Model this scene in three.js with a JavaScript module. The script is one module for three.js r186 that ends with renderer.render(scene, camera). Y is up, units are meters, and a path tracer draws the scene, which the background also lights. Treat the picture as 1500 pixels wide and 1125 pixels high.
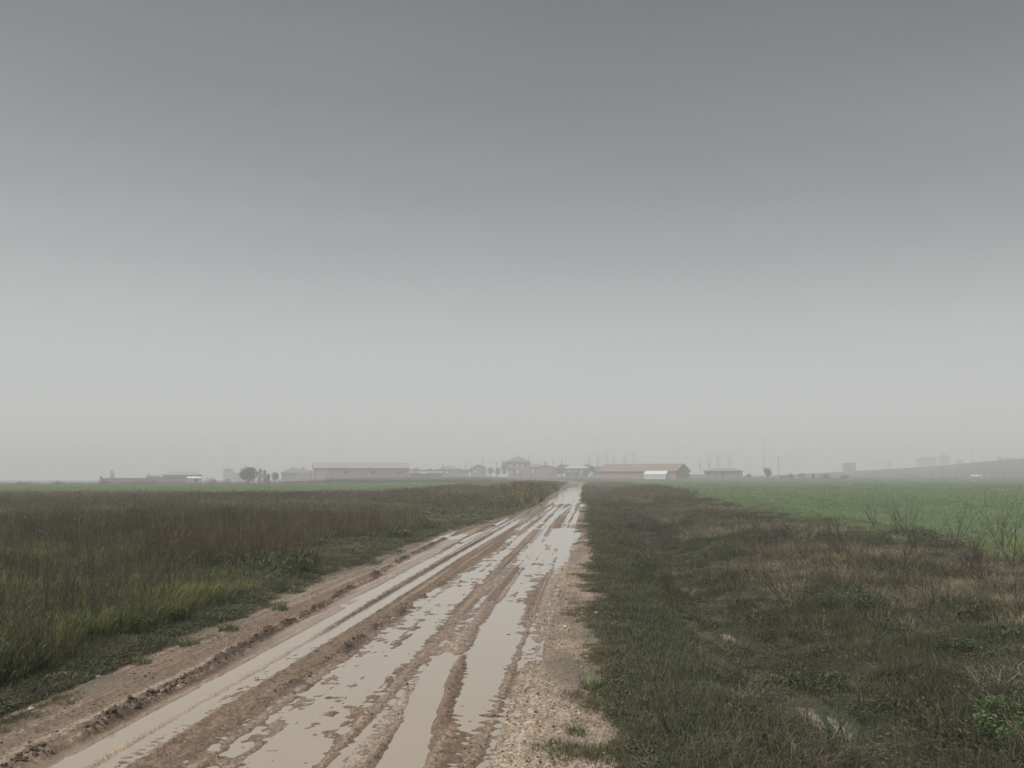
import * as THREE from 'three';
import { mergeGeometries } from 'three/addons/utils/BufferGeometryUtils.js';

// ---------------------------------------------------------------- camera, sky, sun, exposure
const scene = new THREE.Scene();
const R = THREE.MathUtils.degToRad;
const camera = new THREE.PerspectiveCamera(50, 4 / 3, 0.1, 9000);
camera.position.set(0, 1.7, 0);
camera.rotation.order = 'YXZ';
camera.rotation.set(R(6.36), R(5.41), 0);          // heading a little left of the road, which runs along -z

const EXPOSURE = 3.6;
const renderer = new THREE.WebGLRenderer({ antialias: true });
renderer.setSize(1024, 768);
renderer.toneMapping = THREE.LinearToneMapping;
renderer.toneMappingExposure = EXPOSURE;
renderer.shadowMap.enabled = true;

// overcast sky: pale towards the horizon, dark lead grey overhead (elevation, then linear r g b as displayed)
const SKY = [[0, .60, .60, .585], [2, .60, .60, .585], [5, .575, .578, .565], [8, .53, .536, .53], [11.7, .450, .458, .458], [15, .380, .390, .393], [18.7, .312, .322, .330],
  [22, .264, .276, .286], [25.2, .224, .237, .248], [31, .182, .195, .206], [40, .150, .162, .172], [60, .130, .140, .150], [90, .125, .135, .145]];
function skyAt(e) {
  let k = 0; while (k < SKY.length - 2 && e > SKY[k + 1][0]) k++;
  const a = SKY[k], b = SKY[k + 1], t = Math.min(1, Math.max(0, (e - a[0]) / (b[0] - a[0])));
  return [.975, 1, 1.01].map((w, i) => w * (a[i + 1] + (b[i + 1] - a[i + 1]) * t) / EXPOSURE);
}

// ---------------------------------------------------------------- seeded noise
function rng(seed) { let a = seed >>> 0; return () => { a = (a + 0x6D2B79F5) >>> 0; let t = a; t = Math.imul(t ^ (t >>> 15), t | 1); t ^= t + Math.imul(t ^ (t >>> 7), t | 61); return ((t ^ (t >>> 14)) >>> 0) / 4294967296; }; }
const TAB = new Float32Array(65536); { const r = rng(77); for (let i = 0; i < 65536; i++) TAB[i] = r() * 2 - 1; }
function noise(x, y) {
  const xi = Math.floor(x), yi = Math.floor(y); let fx = x - xi, fy = y - yi;
  fx = fx * fx * (3 - 2 * fx); fy = fy * fy * (3 - 2 * fy);
  const h = (a, b) => TAB[(Math.imul(a, 73) + Math.imul(b, 9973) + ((a * b) & 31) * 131) & 65535];
  const a = h(xi, yi), b = h(xi + 1, yi), c = h(xi, yi + 1), d = h(xi + 1, yi + 1);
  return a + (b - a) * fx + (c - a) * fy + (a - b - c + d) * fx * fy;
}
const fbm = (x, y, n = 3) => { let v = 0, a = .5, f = 1; for (let i = 0; i < n; i++) { v += a * noise(x * f + i * 17.3, y * f - i * 9.1); a *= .5; f *= 2.03; } return v; };
const clamp = (x, a = 0, b = 1) => Math.min(b, Math.max(a, x));
const ss = (a, b, x) => { const t = clamp((x - a) / (b - a)); return t * t * (3 - 2 * t); };
const mix = (a, b, t) => a + (b - a) * t;
function tab(T, s, k = 1) { if (s <= T[0][0]) return T[0][k]; for (let i = 1; i < T.length; i++) if (s <= T[i][0]) { const a = T[i - 1], b = T[i]; return mix(a[k], b[k], (s - a[0]) / (b[0] - a[0])); } return T[T.length - 1][k]; }

{
  const W = 1024, H = 512, d = new Float32Array(W * H * 4);
  for (let j = 0; j < H; j++) {
    const e = (j + .5) / H * 180 - 90;
    for (let i = 0; i < W; i++) {
      const az = i / W * 2 * Math.PI - Math.PI, ee = Math.max(0, e);
      const c = skyAt(ee);
      const cx = Math.cos(az), cz = Math.sin(az), r = 3 / (0.25 + Math.sin(R(Math.max(e, 1))));
      const n = 1 + (.07 * fbm(cx * r * .6 + 9 + ee * .02, cz * r * .6 + 4 + ee * .15, 4) + .045 * fbm(cx * 2.2 + 3, cz * 2.2 + ee * .42, 3)) * ss(3, 22, ee) + .15 * (-.94 * cx - .34 * cz) * ss(2, 20, ee) - .10 * ss(8, 20, ee);
      const o = (j * W + i) * 4; for (let k = 0; k < 3; k++) d[o + k] = c[k] * n; d[o + 3] = 1;
    }
  }
  const t = new THREE.DataTexture(d, W, H, THREE.RGBAFormat, THREE.FloatType);
  t.mapping = THREE.EquirectangularReflectionMapping; t.magFilter = THREE.LinearFilter; t.minFilter = THREE.LinearFilter; t.needsUpdate = true;
  scene.background = t; scene.environment = t;
}
const sun = new THREE.DirectionalLight(new THREE.Color(1, .975, .94), 1.5);
sun.position.set(-45, 92, 28); sun.target.position.set(0, 0, 0);
sun.castShadow = true; sun.shadow.radius = 90; sun.shadow.mapSize.set(2048, 2048);
Object.assign(sun.shadow.camera, { left: -80, right: 80, top: 80, bottom: -80, near: 1, far: 400 });
scene.add(sun, sun.target);
scene.fog = new THREE.FogExp2(new THREE.Color(.945, .96, .955), 0.0024);

// ---------------------------------------------------------------- helpers
const used = {};
function numbered(n) { if (!(n in used)) { used[n] = 0; return n; } used[n]++; return n + '_' + String(used[n]).padStart(3, '0'); }
const C = (r, g, b) => new THREE.Color().setRGB(r, g, b);
const mat = (r, g, b, rough = .85, extra = {}) => new THREE.MeshStandardMaterial({ color: C(r, g, b), roughness: rough, metalness: 0, side: THREE.DoubleSide, ...extra });
function addMesh(name, geo, m, parent) { const o = new THREE.Mesh(geo, m); o.name = parent ? name : numbered(name); o.castShadow = o.receiveShadow = true; (parent || scene).add(o); return o; }
function tag(o, label, category, group) { o.userData.label = label; o.userData.category = category; if (group) o.userData.group = group; return o; }
function kind(o, k, label, category) { o.userData.kind = k; if (label) { o.userData.label = label; o.userData.category = category; } return o; }
function thing(name, label, category, group, x, y, z, turn = 0) { const g = new THREE.Group(); g.name = numbered(name); g.position.set(x, y, z); g.rotation.y = turn; scene.add(g); return tag(g, label, category, group); }
function copyOf(o, x, y, z, turn, sc = 1, label) { const c = o.clone(); c.name = numbered(o.name.replace(/_\d{3}$/, '')); c.userData = { ...o.userData }; if (label) c.userData.label = label; c.position.set(x, y, z); c.rotation.y = turn; c.scale.setScalar(sc); scene.add(c); return c; }
function box(w, h, d, x = 0, y = 0, z = 0) { const g = new THREE.BoxGeometry(w, h, d); g.translate(x, y + h / 2, z); return g; }
function rawGeo(pos, col, uv) { const g = new THREE.BufferGeometry(); g.setAttribute('position', new THREE.Float32BufferAttribute(pos, 3)); if (uv) g.setAttribute('uv', new THREE.Float32BufferAttribute(uv, 2)); if (col) g.setAttribute('color', new THREE.Float32BufferAttribute(col, 3)); g.computeVertexNormals(); return g; }
function prism(profile, len) {                       // a profile in x/y pushed along z, centred
  const sh = new THREE.Shape(profile.map(p => new THREE.Vector2(p[0], p[1]))); const g = new THREE.ExtrudeGeometry(sh, { depth: len, bevelEnabled: false }); g.translate(0, 0, -len / 2); return g;
}
const polar = (azDeg, d) => [d * Math.sin(R(azDeg)), -d * Math.cos(R(azDeg))];

// a tiling texture from a function of u, v in 0..1 (periodic noise)
function pnoise(x, y, p) { const w = v => ((v % p) + p) % p; const xi = Math.floor(x), yi = Math.floor(y); let fx = x - xi, fy = y - yi; fx = fx * fx * (3 - 2 * fx); fy = fy * fy * (3 - 2 * fy);
  const h = (a, b) => TAB[(w(a) * 73 + w(b) * 9973 + p * 31) & 65535]; const a = h(xi, yi), b = h(xi + 1, yi), c = h(xi, yi + 1), d = h(xi + 1, yi + 1); return a + (b - a) * fx + (c - a) * fy + (a - b - c + d) * fx * fy; }
function dataTex(W, H, fn, srgb, repeat = true) {
  const d = new Uint8Array(W * H * 4);
  for (let j = 0; j < H; j++) for (let i = 0; i < W; i++) { const c = fn((i + .5) / W, (j + .5) / H), o = (j * W + i) * 4; for (let k = 0; k < 3; k++) { let v = clamp(c[k]); if (srgb) v = v <= .0031308 ? v * 12.92 : 1.055 * Math.pow(v, 1 / 2.4) - .055; d[o + k] = v * 255 + .5; } d[o + 3] = 255; }
  const t = new THREE.DataTexture(d, W, H, THREE.RGBAFormat); t.wrapS = t.wrapT = repeat ? THREE.RepeatWrapping : THREE.ClampToEdgeWrapping;
  t.magFilter = THREE.LinearFilter; t.minFilter = THREE.LinearMipmapLinearFilter; t.generateMipmaps = true; if (srgb) t.colorSpace = THREE.SRGBColorSpace; t.needsUpdate = true; return t;
}

// ---------------------------------------------------------------- the lie of the land: x right of the camera line, s metres along the road (-z)
const EDGE_L = [[0, -4.25], [6.6, -4.35], [10, -4.42], [20, -4.7], [26, -4.55], [33, -3.95], [48, -3.45], [90, -3.95], [138, -4.8], [206, -5.4], [340, -5.4]];
const EDGE_R = [[0, .2], [7, .15], [13, .08], [33, -.02], [45, .0], [48.5, .22], [52, -.3], [90, -.66], [138, -1.0], [206, -.55], [340, -.9]];
const bend = s => s < 200 ? 0 : -34 * Math.pow((s - 200) / 130, 1.6);
const edgeL = s => tab(EDGE_L, s) + .16 * fbm(s * .9, 3.1, 3) + .05 * noise(s * 5, 7);
const edgeR = s => tab(EDGE_R, s) + .22 * fbm(s * .8, 8.7, 4) + .06 * noise(s * 6, 2);
const RIGHT_PROFILE = [[-.7, -.14], [-.3, -.05], [0, .005], [.35, .015], [.75, -.06], [1.55, -.54], [1.85, -.60], [2.2, -.57], [3.3, -.16], [4.6, .04], [8, .16], [20, .2]];
const LEFT_PROFILE = [[-.7, -.14], [-.3, -.05], [0, .01], [.35, .03], [1.2, .05], [4, .10], [12, .15], [40, .15]];
const POOLS = [[2.12, 8.25, .24, .75], [1.90, 12.2, .16, .7], [1.95, 9.9, .13, .4]];
function ground(x, s) {
  const d = Math.hypot(x, s), az = Math.atan2(x, s) * 180 / Math.PI, u = x - bend(s);
  const eL = tab(EDGE_L, s) - u, eR = u - tab(EDGE_R, s);
  let h;
  const road = s > -30 && s < 336;
  if (!road) h = .1;
  else if (eL < -.7 && eR < -.7) h = -.14;
  else if (eR >= -.7) h = tab(RIGHT_PROFILE, eR + .1 * fbm(s * .5, 5, 2)) * (eR < 5 ? mix(1, .6, ss(16, 40, s)) : 1);
  else h = tab(LEFT_PROFILE, eL);
  const off = Math.max(0, Math.max(eL, eR));
  h += ss(.3, 2, off) * (.06 * fbm(x * .7, s * .7, 3) + .10 * fbm(x * .13 + 4, s * .13, 2)) * (1 - .5 * ss(60, 120, d));
  if (road && s < 80) { const e = Math.max(eL, eR); if (e > -.7) h += .035 * fbm(x * 2.6 + 8, s * 1.7, 3) * ss(-.7, -.2, e) * (1 - ss(.3, 1.2, e)); }
  for (const [px, ps, rx, rs] of POOLS) { const q = Math.hypot((x - px) / rx, (s - ps) / rs); if (q < 1.5) h = mix(-.70 + .16 * fbm(x * 7, s * 4, 2), h, ss(.7, 1.45, q)); }
  h += 1.15 * ss(215, 400, d) * ss(-21, -10, az);                       // the village stands a little higher
  h -= .02 * Math.max(0, d - 172) * ss(-17, -24, az) * (1 - .8 * ss(300, 600, d));                // beyond the strip on the left the land falls away
  h += (8.2 * ss(330, 540, d) * ss(8, 29, az) + 2.2 * ss(300, 420, d) * ss(21, 27, az)) * (1 - ss(900, 2200, d) * .3);   // hill on the right
  return h;
}
const onGround = (az, d, sink = 0) => { const [x, z] = polar(az, d); return [x, ground(x, -z) - sink, z]; };

// ---------------------------------------------------------------- ground sheet
const soilTone = (x, s) => {
  const d = Math.hypot(x, s), u = x - bend(s), eR = u - tab(EDGE_R, s), eL = tab(EDGE_L, s) - u, az = Math.atan2(x, s) * 180 / Math.PI;
  const n = .5 + .5 * fbm(x * .2, s * .2, 3);
  let c = [mix(.040, .062, n), mix(.040, .056, n), mix(.025, .036, n)];
  if (eR > 8.2 || (x > 8 && s > 330)) c = [mix(.065, .08, n), mix(.098, .12, n), mix(.042, .052, n)];
  if (d > 324 && x > 8) c = [mix(.072, .086, n), mix(.078, .090, n), mix(.050, .060, n)];
  { const e = Math.max(eL, eR), w = s < 336 && e < 1 ? clamp(ss(.75, -.1, e) * (.75 + .9 * fbm(x * 2.2, s * 1.6, 3))) : 0; if (w > 0) c = c.map((v, k) => mix(v, [.135, .098, .064][k], w)); }
  if (x < -4 && s > 65) { const w = ss(70, 75, s + 4 * fbm(x * .05, 3, 2)) * ss(-12, -18, x + (s - 72) * .12) * (1 - ss(176, 182, d)); c = c.map((v, k) => mix(v, [.085, .115, .042][k], w)); }
  return c;
};
{
  const xs = [], ssv = [];
  for (let x = -9; x <= 10.0001; x += .1) xs.push(x);
  for (let k = 1, x = 9.95; k <= 95; k++) { x += .12 * Math.pow(1.085, k); if (x > 3200) break; xs.push(x); xs.unshift(-x); }
  for (const s of [-90, -50, -30, -18, -10, -6, -3, -1, 0, 1, 2]) ssv.push(s);
  for (let k = 0; k < 330; k++) ssv.push(3 * Math.pow(3200 / 3, k / 329));
  const nx = xs.length, ns = ssv.length, pos = new Float32Array(nx * ns * 3), col = new Float32Array(nx * ns * 3), uv = new Float32Array(nx * ns * 2), idx = [];
  for (let j = 0; j < ns; j++) for (let i = 0; i < nx; i++) { const o = j * nx + i, x = xs[i], s = ssv[j]; pos[o * 3] = x; pos[o * 3 + 1] = ground(x, s); pos[o * 3 + 2] = -s; const c = soilTone(x, s); col.set(c, o * 3); uv[o * 2] = x / 3; uv[o * 2 + 1] = s / 3; }
  for (let j = 0; j < ns - 1; j++) for (let i = 0; i < nx - 1; i++) { const a = j * nx + i, b = a + 1, c = a + nx, d = c + 1; idx.push(a, b, d, a, d, c); }
  const g = new THREE.BufferGeometry(); g.setAttribute('position', new THREE.BufferAttribute(pos, 3)); g.setAttribute('color', new THREE.BufferAttribute(col, 3)); g.setAttribute('uv', new THREE.BufferAttribute(uv, 2)); g.setIndex(idx); g.computeVertexNormals();
  const t = dataTex(512, 512, (a, b) => { const v = .8 + .35 * pnoise(a * 64, b * 64, 64) + .25 * pnoise(a * 160, b * 160, 160) + .2 * pnoise(a * 16, b * 16, 16); return [v, v * .98, v * .95]; }, true);
  const bump = dataTex(512, 512, (a, b) => { const v = .5 + .2 * pnoise(a * 40, b * 40, 40) + .2 * pnoise(a * 120, b * 120, 120); return [v, v, v]; });
  kind(addMesh('ground', g, new THREE.MeshStandardMaterial({ vertexColors: true, map: t, bumpMap: bump, bumpScale: .03, roughness: .95, side: THREE.DoubleSide })), 'structure', 'dark soil of the open fields under the weeds and crops', 'ground');
}

// ---------------------------------------------------------------- the muddy road: one relief, with water lying where it dips
const WATER = -.022;
const W1 = [[0, -2.6, -1.62], [4.8, -2.52, -1.58], [5.9, -2.42, -1.56], [6.84, -2.38, -1.59], [8.2, -2.41, -1.63], [10.2, -2.45, -1.69], [12, -2.46, -1.74], [14.5, -2.34, -1.76], [18.4, -2.24, -1.8], [23, -2.3, -1.95]];
const wetK = [.034, .026, .044, .028];
const TRACKS = [[-3.12, .08, 0, 46], [-2.78, .1, 0, 40], [-3.28, .1, 10, 60], [-1.85, .3, 16, 90], [-1.0, .3, 22, 100], [-2.92, .12, 0, 60], [-2.62, .3, 8, 90], [-1.62, .25, 10, 70], [-1.48, .1, 0, 14], [-.58, .12, 0, 40], [-3.9, .3, 14, 80], [-2.0, .5, 24, 120], [-1.2, .5, 26, 150], [-.7, .3, 24, 120], [-3.2, .4, 20, 60]];
const W2 = [[0, -1.15, -.82], [4.94, -1.31, -1.01], [5.97, -1.34, -1.11], [6.93, -1.43, -1.2], [7.9, -1.46, -1.26]];
const W3 = [[6.6, -.98, -.80], [8, -1.2, -.64], [9, -1.3, -.67], [10.3, -1.3, -.75], [12.1, -1.3, -.88], [14.6, -1.32, -.75], [18.5, -1.5, -.42], [23.7, -1.45, -.33], [27, -1.35, -.42]];
const RIDGE = [[0, -3.4], [4.8, -3.42], [5.7, -3.38], [7.6, -3.42], [9.6, -3.5], [12.6, -3.63], [17.5, -3.85], [24, -4.0], [40, -3.6]];
const RIPPLE = [[3, -.98, -.62], [6, -1.05, -.62], [8, -1.2, -.85], [11, -1.3, -1.0]];
function band(T, u, s, soft, fade = 1.2) {
  const e = ss(T[0][0] - fade, T[0][0], s) * (1 - ss(T[T.length - 1][0], T[T.length - 1][0] + fade, s)); if (e <= 0) return 0;
  const a = tab(T, s, 1), b = tab(T, s, 2), w = .05 * fbm(s * 1.3, a * 3, 3);
  return e * ss(a - soft + w, a + soft + w, u) * (1 - ss(b - soft + w, b + soft + w, u));
}
// what the wheels made of it: h height, wet 0..1 smooth slurry, pale 0..1 packed clay, dark 0..1 fresh turned mud
function mud(u, s) {
  const eL = u - edgeL(s), eR = edgeR(s) - u;
  const g1 = fbm(u * 2.1, s * 1.1, 3), g2 = fbm(u * 9, s * 7, 3), clumps = noise(u * 22, s * 17) * .6 + noise(u * 47, s * 38) * .5;
  const lines = noise(u * 13 + .4 * noise(s * .2, 4), s * .16) * .55 + noise(u * 31 + .3 * noise(s * .3, 1), s * .3) * .45;
  const near = 1 - ss(16, 26, s), far = ss(20, 30, s);
  const w1 = band(W1, u, s, .17, 3), w2 = band(W2, u, s, .035, .5), w3 = band(W3, u, s, .16, 1.2);
  const patchy = .6 * fbm(u * 3.4 + 20, s * 4.2, 3) + .75 * fbm(u * 12 + 60, s * .9, 3);
  let h = .020 + .016 * g1;
  const rA = tab(RIDGE, s), dA = u - rA, ridgeOn = (1 - ss(16, 30, s));
  const packed = ss(.04, .12, dA) * (1 - ss(.42, .56, dA + .05 * noise(s * .7, 9))) * (1 - ss(22, 30, s));      // the smooth wheel track right of the ridge
  let rough = 1 - .6 * packed - .18 * Math.max(w1, w3) - .5 * w2; rough = clamp(rough, .12, 1);
  h += rough * (.018 * g2 + .020 * clumps) + (1 - .25 * w1 - .7 * w2) * .020 * lines * (1 - .2 * packed);
  h -= .024 * packed * (1 + .9 * patchy);
  // clod ridge thrown up on the left of that track
  const lump = clamp(.55 + .7 * noise(s * 3.1, 21) + .5 * noise(s * 8.3, 5), .1, 1.5);
  const ridge = Math.exp(-Math.pow((dA + .02 * noise(s * 5, 2)) / .075, 2)) * ridgeOn;
  h += ridge * (.072 * lump + .045 * clumps + .03 * g2);
  const lumpB = clamp(noise(s * 2.2, 44) * .9 + noise(s * 6.5, 41) * .7 - .05, 0, 1.2), ridgeB = Math.exp(-Math.pow((u + 2.43 + .06 * noise(s * 1.7, 6)) / .07, 2)) * (1 - ss(11, 15, s));
  // single tyre tracks pressed along the road
  let trk = 0; for (let k = 0; k < TRACKS.length; k++) { const [u0, sway, s0, s1] = TRACKS[k]; if (s < s0 || s > s1) continue; const c = u0 + sway * noise(s * .045 + k * 7.7, k * 3.1) + .04 * noise(s * .3, k), t = Math.abs(u - c) / .115; if (t > 1.8) continue; const on = ss(s0, s0 + 3, s) * (1 - ss(s1 - 4, s1, s)), p = (1 - ss(.75, 1.1, t)) * on; h += on * (-(wetK[k % 4]) * (1 - ss(.75, 1.1, t)) + .011 * Math.exp(-Math.pow((t - 1.3) / .2, 2)) * (.6 + .6 * clumps)) + p * .004 * Math.sin(6.283 * (s / .075 + (u - c) * 5 * Math.sign(u - c))) * near; trk = Math.max(trk, p); }
  // slurry hollows
  h -= w1 * (.050 + .030 * g1 + .026 * patchy) + w2 * .07 + w3 * (.052 + .03 * g1 + .028 * patchy);
  h += w2 > 0 ? 0 : .02 * Math.exp(-Math.pow((u - tab(W2, s, 2) - .06) / .05, 2)) * (1 - ss(7.6, 8.2, s));
  h += ridgeB * lumpB * (.075 + .045 * clumps) + w1 * .03 * clamp(noise(u * 2.4 + 5, s * 3.4) + .6 * noise(u * 15, s * 12) - .62, 0, 1) * 2;
  const rp = band(RIPPLE, u, s, .09, .8);
  h -= rp * .030; h += rp * .022 * Math.sin(2 * Math.PI * (s / .125 + 1.1 * noise(u * 5, s * 1.6) + u * .8)) * clamp(.35 + .9 * noise(u * 6 + 3, s * 2.6), 0, 1.2);
  // far stretch: braided tracks, standing water over most of the middle
  if (far > 0) {
    const mid = ss(-3.1, -2.2, u) * (1 - ss(-.7, -.25, u)), wide = ss(50, 54, s + noise(u * 2, 3)) * (1 - ss(185, 205, s));
    const b1 = noise(u * 3.2 + 1.2 * noise(s * .05, 8), s * .10), b2 = noise(u * 7 + 2 * noise(s * .04, 3), s * .12);
    h += far * (.001 + .030 * b1 + .022 * b2 + .014 * patchy - .016 * mid * (1 - ss(44, 50, s)) - wide * ss(-3.0, -2.2, u + .6 * noise(s * .06, 12)) * (1 - ss(-.8, -.2, u)) * (.072 + .04 * patchy));
    h -= .05 * Math.exp(-Math.pow((s - 27.3 - .06 * u) / .22, 2)) * ss(-2.8, -2.5, u) * (1 - ss(-.6, -.35, u));
    h -= .05 * Math.exp(-Math.pow((s - 30.5) / .3, 2)) * ss(-2.0, -1.7, u) * (1 - ss(-.6, -.3, u));
    h -= .10 * Math.exp(-Math.pow((s - 49) / 1.6, 2)) * ss(-.9, -.3, u) * (1 - ss(.12, .3, u));
  }
  h -= .09 * Math.exp(-Math.pow((s - 23.2 - (u + 4) * .9) / .75, 2)) * ss(-4.75, -4.5, u) * (1 - ss(-3.75, -3.55, u));      // pool at the left edge
  // edges: run out under the verges
  const wet = Math.max(w1, w2, w3);
  const gravel = ss(-.75, -.35, u + .15 * g1) * (1 - far * .5);
  const d = h - WATER; h = WATER + d * .58;
  h -= .012 * ss(.5, .1, Math.min(eL, eR)) + .13 * ss(.05, -.45, Math.min(eL, eR));
  return { h, trk, wet, packed, gravel, lines, g1, g2, clumps, d, dark: clamp(ridge * 1.1 * lump + ridgeB * lumpB * 1.2), edge: ss(.9, .1, Math.min(eL, eR)), far };
}
{
  const U0 = -5.9, U1 = .9, NU = 262, rows = []; let s = 3.2; while (s < 336) { rows.push(s); s += Math.max(.021, s * .0042); }
  const ns = rows.length, pos = new Float32Array(NU * ns * 3), uv = new Float32Array(NU * ns * 2), uv1 = new Float32Array(NU * ns * 2), idx = [];
  const S0 = 3, LS = Math.log(340 / S0);
  for (let j = 0; j < ns; j++) for (let i = 0; i < NU; i++) {
    const o = j * NU + i, u = U0 + (U1 - U0) * i / (NU - 1), sj = rows[j], x = u + bend(sj);
    pos[o * 3] = x; pos[o * 3 + 1] = mud(u, sj).h + (sj > 200 ? ground(x, sj) + .14 : 0); pos[o * 3 + 2] = -sj;
    uv[o * 2] = i / (NU - 1); uv[o * 2 + 1] = Math.log(sj / S0) / LS; uv1[o * 2] = u / 1.6; uv1[o * 2 + 1] = sj / 1.6;
  }
  for (let j = 0; j < ns - 1; j++) for (let i = 0; i < NU - 1; i++) { const a = j * NU + i, b = a + 1, c = a + NU, d = c + 1; idx.push(a, b, d, a, d, c); }
  const g = new THREE.BufferGeometry(); g.setAttribute('position', new THREE.BufferAttribute(pos, 3)); g.setAttribute('uv', new THREE.BufferAttribute(uv, 2)); g.setAttribute('uv1', new THREE.BufferAttribute(uv1, 2)); g.setIndex(idx); g.computeVertexNormals();
  const TW = 1024, TH = 2048, rd = new Uint8Array(TW * TH * 4), cd = new Uint8Array(TW * TH * 4);
  const enc = v => { v = clamp(v); return 255 * (v <= .0031308 ? v * 12.92 : 1.055 * Math.pow(v, 1 / 2.4) - .055) + .5; };
  for (let j = 0; j < TH; j++) for (let i = 0; i < TW; i++) {
    const u = U0 + (U1 - U0) * (i + .5) / TW, sj = S0 * Math.exp(LS * (j + .5) / TH), m = mud(u, sj), o = (j * TW + i) * 4;
    const sp = noise(u * 90, sj * 70) * .6 + noise(u * 190, sj * 150) * .5, gr = noise(u * 55 + 3, sj * 45);
    // brown mud, paler where packed or rinsed, dark where freshly turned
    const pale = clamp(.04 + .62 * m.packed + .75 * m.lines * (1 - m.gravel) + .12 * m.wet + .22 * m.g1 + .46 * m.gravel + .42 * m.trk);
    let c = [mix(.125, .315, pale), mix(.083, .245, pale), mix(.052, .180, pale)];
    const k = 1 + (.75 * sp + .4 * gr) * (1 - .75 * m.packed) * mix(.8, 1.25, m.gravel) + .10 * m.g2;
    c = c.map(v => v * Math.max(.22, k));
    const soak = .55 * ss(.018, .003, m.d) * (1 - m.packed); c = c.map((v, q) => mix(v, [.098, .066, .043][q], soak));
    const dk = clamp(m.dark * .95 + .55 * ss(.25, .7, m.clumps) * (1 - m.packed) * (1 - m.gravel * .5)); c = c.map((v, q) => mix(v, [.055, .037, .025][q], dk));
    c = c.map((v, q) => mix(v, [.095, .078, .050][q], m.edge * clamp(.35 + .9 * noise(u * 3, sj * 2.2) + .4 * gr)));
    for (let q = 0; q < 3; q++) cd[o + q] = enc(c[q]); cd[o + 3] = 255;
    const r = clamp(mix(.70, .22, clamp(.7 * m.packed + .5 * m.trk + ss(.028, 0, m.d) * .95 + .3 * m.lines)) + .10 * sp + .12 * m.dark, .2, .95);
    rd[o] = rd[o + 1] = rd[o + 2] = r * 255; rd[o + 3] = 255;
  }
  const mk = (d, srgb) => { const t = new THREE.DataTexture(d, TW, TH, THREE.RGBAFormat); t.magFilter = THREE.LinearFilter; t.minFilter = THREE.LinearMipmapLinearFilter; t.generateMipmaps = true; if (srgb) t.colorSpace = THREE.SRGBColorSpace; t.needsUpdate = true; return t; };
  const bump = dataTex(512, 512, (a, b) => { const v = .5 + .22 * pnoise(a * 70, b * 70, 70) + .2 * pnoise(a * 150, b * 150, 150); return [v, v, v]; }); bump.channel = 1;
  kind(addMesh('dirt_road', g, new THREE.MeshStandardMaterial({ map: mk(cd, true), roughnessMap: mk(rd, false), roughness: 1, bumpMap: bump, bumpScale: .010, side: THREE.DoubleSide })), 'structure', 'rutted wet clay road running straight towards the village', 'road');

  // muddy water lies at one level; each pool is its own sheet over the hollow it fills
  const waterMat = new THREE.MeshPhysicalMaterial({ color: C(.275, .232, .180), roughness: .05, ior: 1.33, side: THREE.DoubleSide });
  const pools = [
    ['milky water filling the broad left wheel track of the road', -2.75, -1.5502, 3.2, 21, .05],
    ['thin water lying in the tyre tracks right of the clod ridge', -3.5, -2.751, 3.2, 21, .05],
    ['milky water standing in the narrow straight rut of the road', -1.55, -.35, 3.2, 8.39, .04],
    ['milky water spread over the right wheel track of the road', -1.55, -.1, 8.40, 29.0, .07],
    ['long thin puddle lying across the road', -3.9, -.1, 29.05, 33, .12],
    ['streaks of water in the left wheel tracks beyond the broad puddle', -3.28, -1.551, 21.0, 29.04, .08],
    ['small pool against the left edge of the road', -4.9, -3.3, 21.5, 25.5, .08],
    ['chain of shallow puddles among the far tracks', -3.6, -.1, 33.01, 50.45, .14],
    ['sheet of water covering the far middle of the road', -3.9, .3, 50.51, 206, .5],
  ];
  for (const [label, a, b, s0, s1, st] of pools) {
    const p = [], du = Math.min(st, .12);
    for (let sj = s0; sj < s1; sj += st) for (let u = a; u < b; u += du) {
      let low = 9; for (const [du2, ds2] of [[0, 0], [du, 0], [0, st], [du, st], [du / 2, st / 2]]) low = Math.min(low, mud(u + du2, sj + ds2).h);
      if (low > WATER + .004) continue;
      const y = WATER, x0 = u + bend(sj), x1 = x0 + du, z0 = -sj, z1 = -(sj + st);
      const uv = sj > 200 ? ground(x0, sj) + .14 : 0;
      p.push(x0, y + uv, z0, x1, y + uv, z0, x1, y + uv, z1, x0, y + uv, z0, x1, y + uv, z1, x0, y + uv, z1);
    }
    if (p.length) kind(addMesh('puddle', rawGeo(p), waterMat), 'structure', label, 'puddle');
  }
  for (const [i, [px, ps, rx, rs]] of POOLS.entries()) {
    const p = [], N = 28; for (let k = 0; k < N; k++) { const q = t => { const a = t / N * 2 * Math.PI, r = 1.25 + .12 * noise(Math.cos(a) * 2 + i * 5, Math.sin(a) * 2); return [px + rx * r * Math.cos(a), -.645, -(ps + rs * r * Math.sin(a))]; }; p.push(px, -.645, -ps, ...q(k), ...q(k + 1)); }
    kind(addMesh('puddle', rawGeo(p), waterMat), 'structure', ['water at the ditch bottom beside a green grass tuft', 'small water glint in the ditch among dead stems farthest along', 'sliver of water in the ditch between two larger ditch pools'][i], 'puddle');
  }
}

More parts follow.
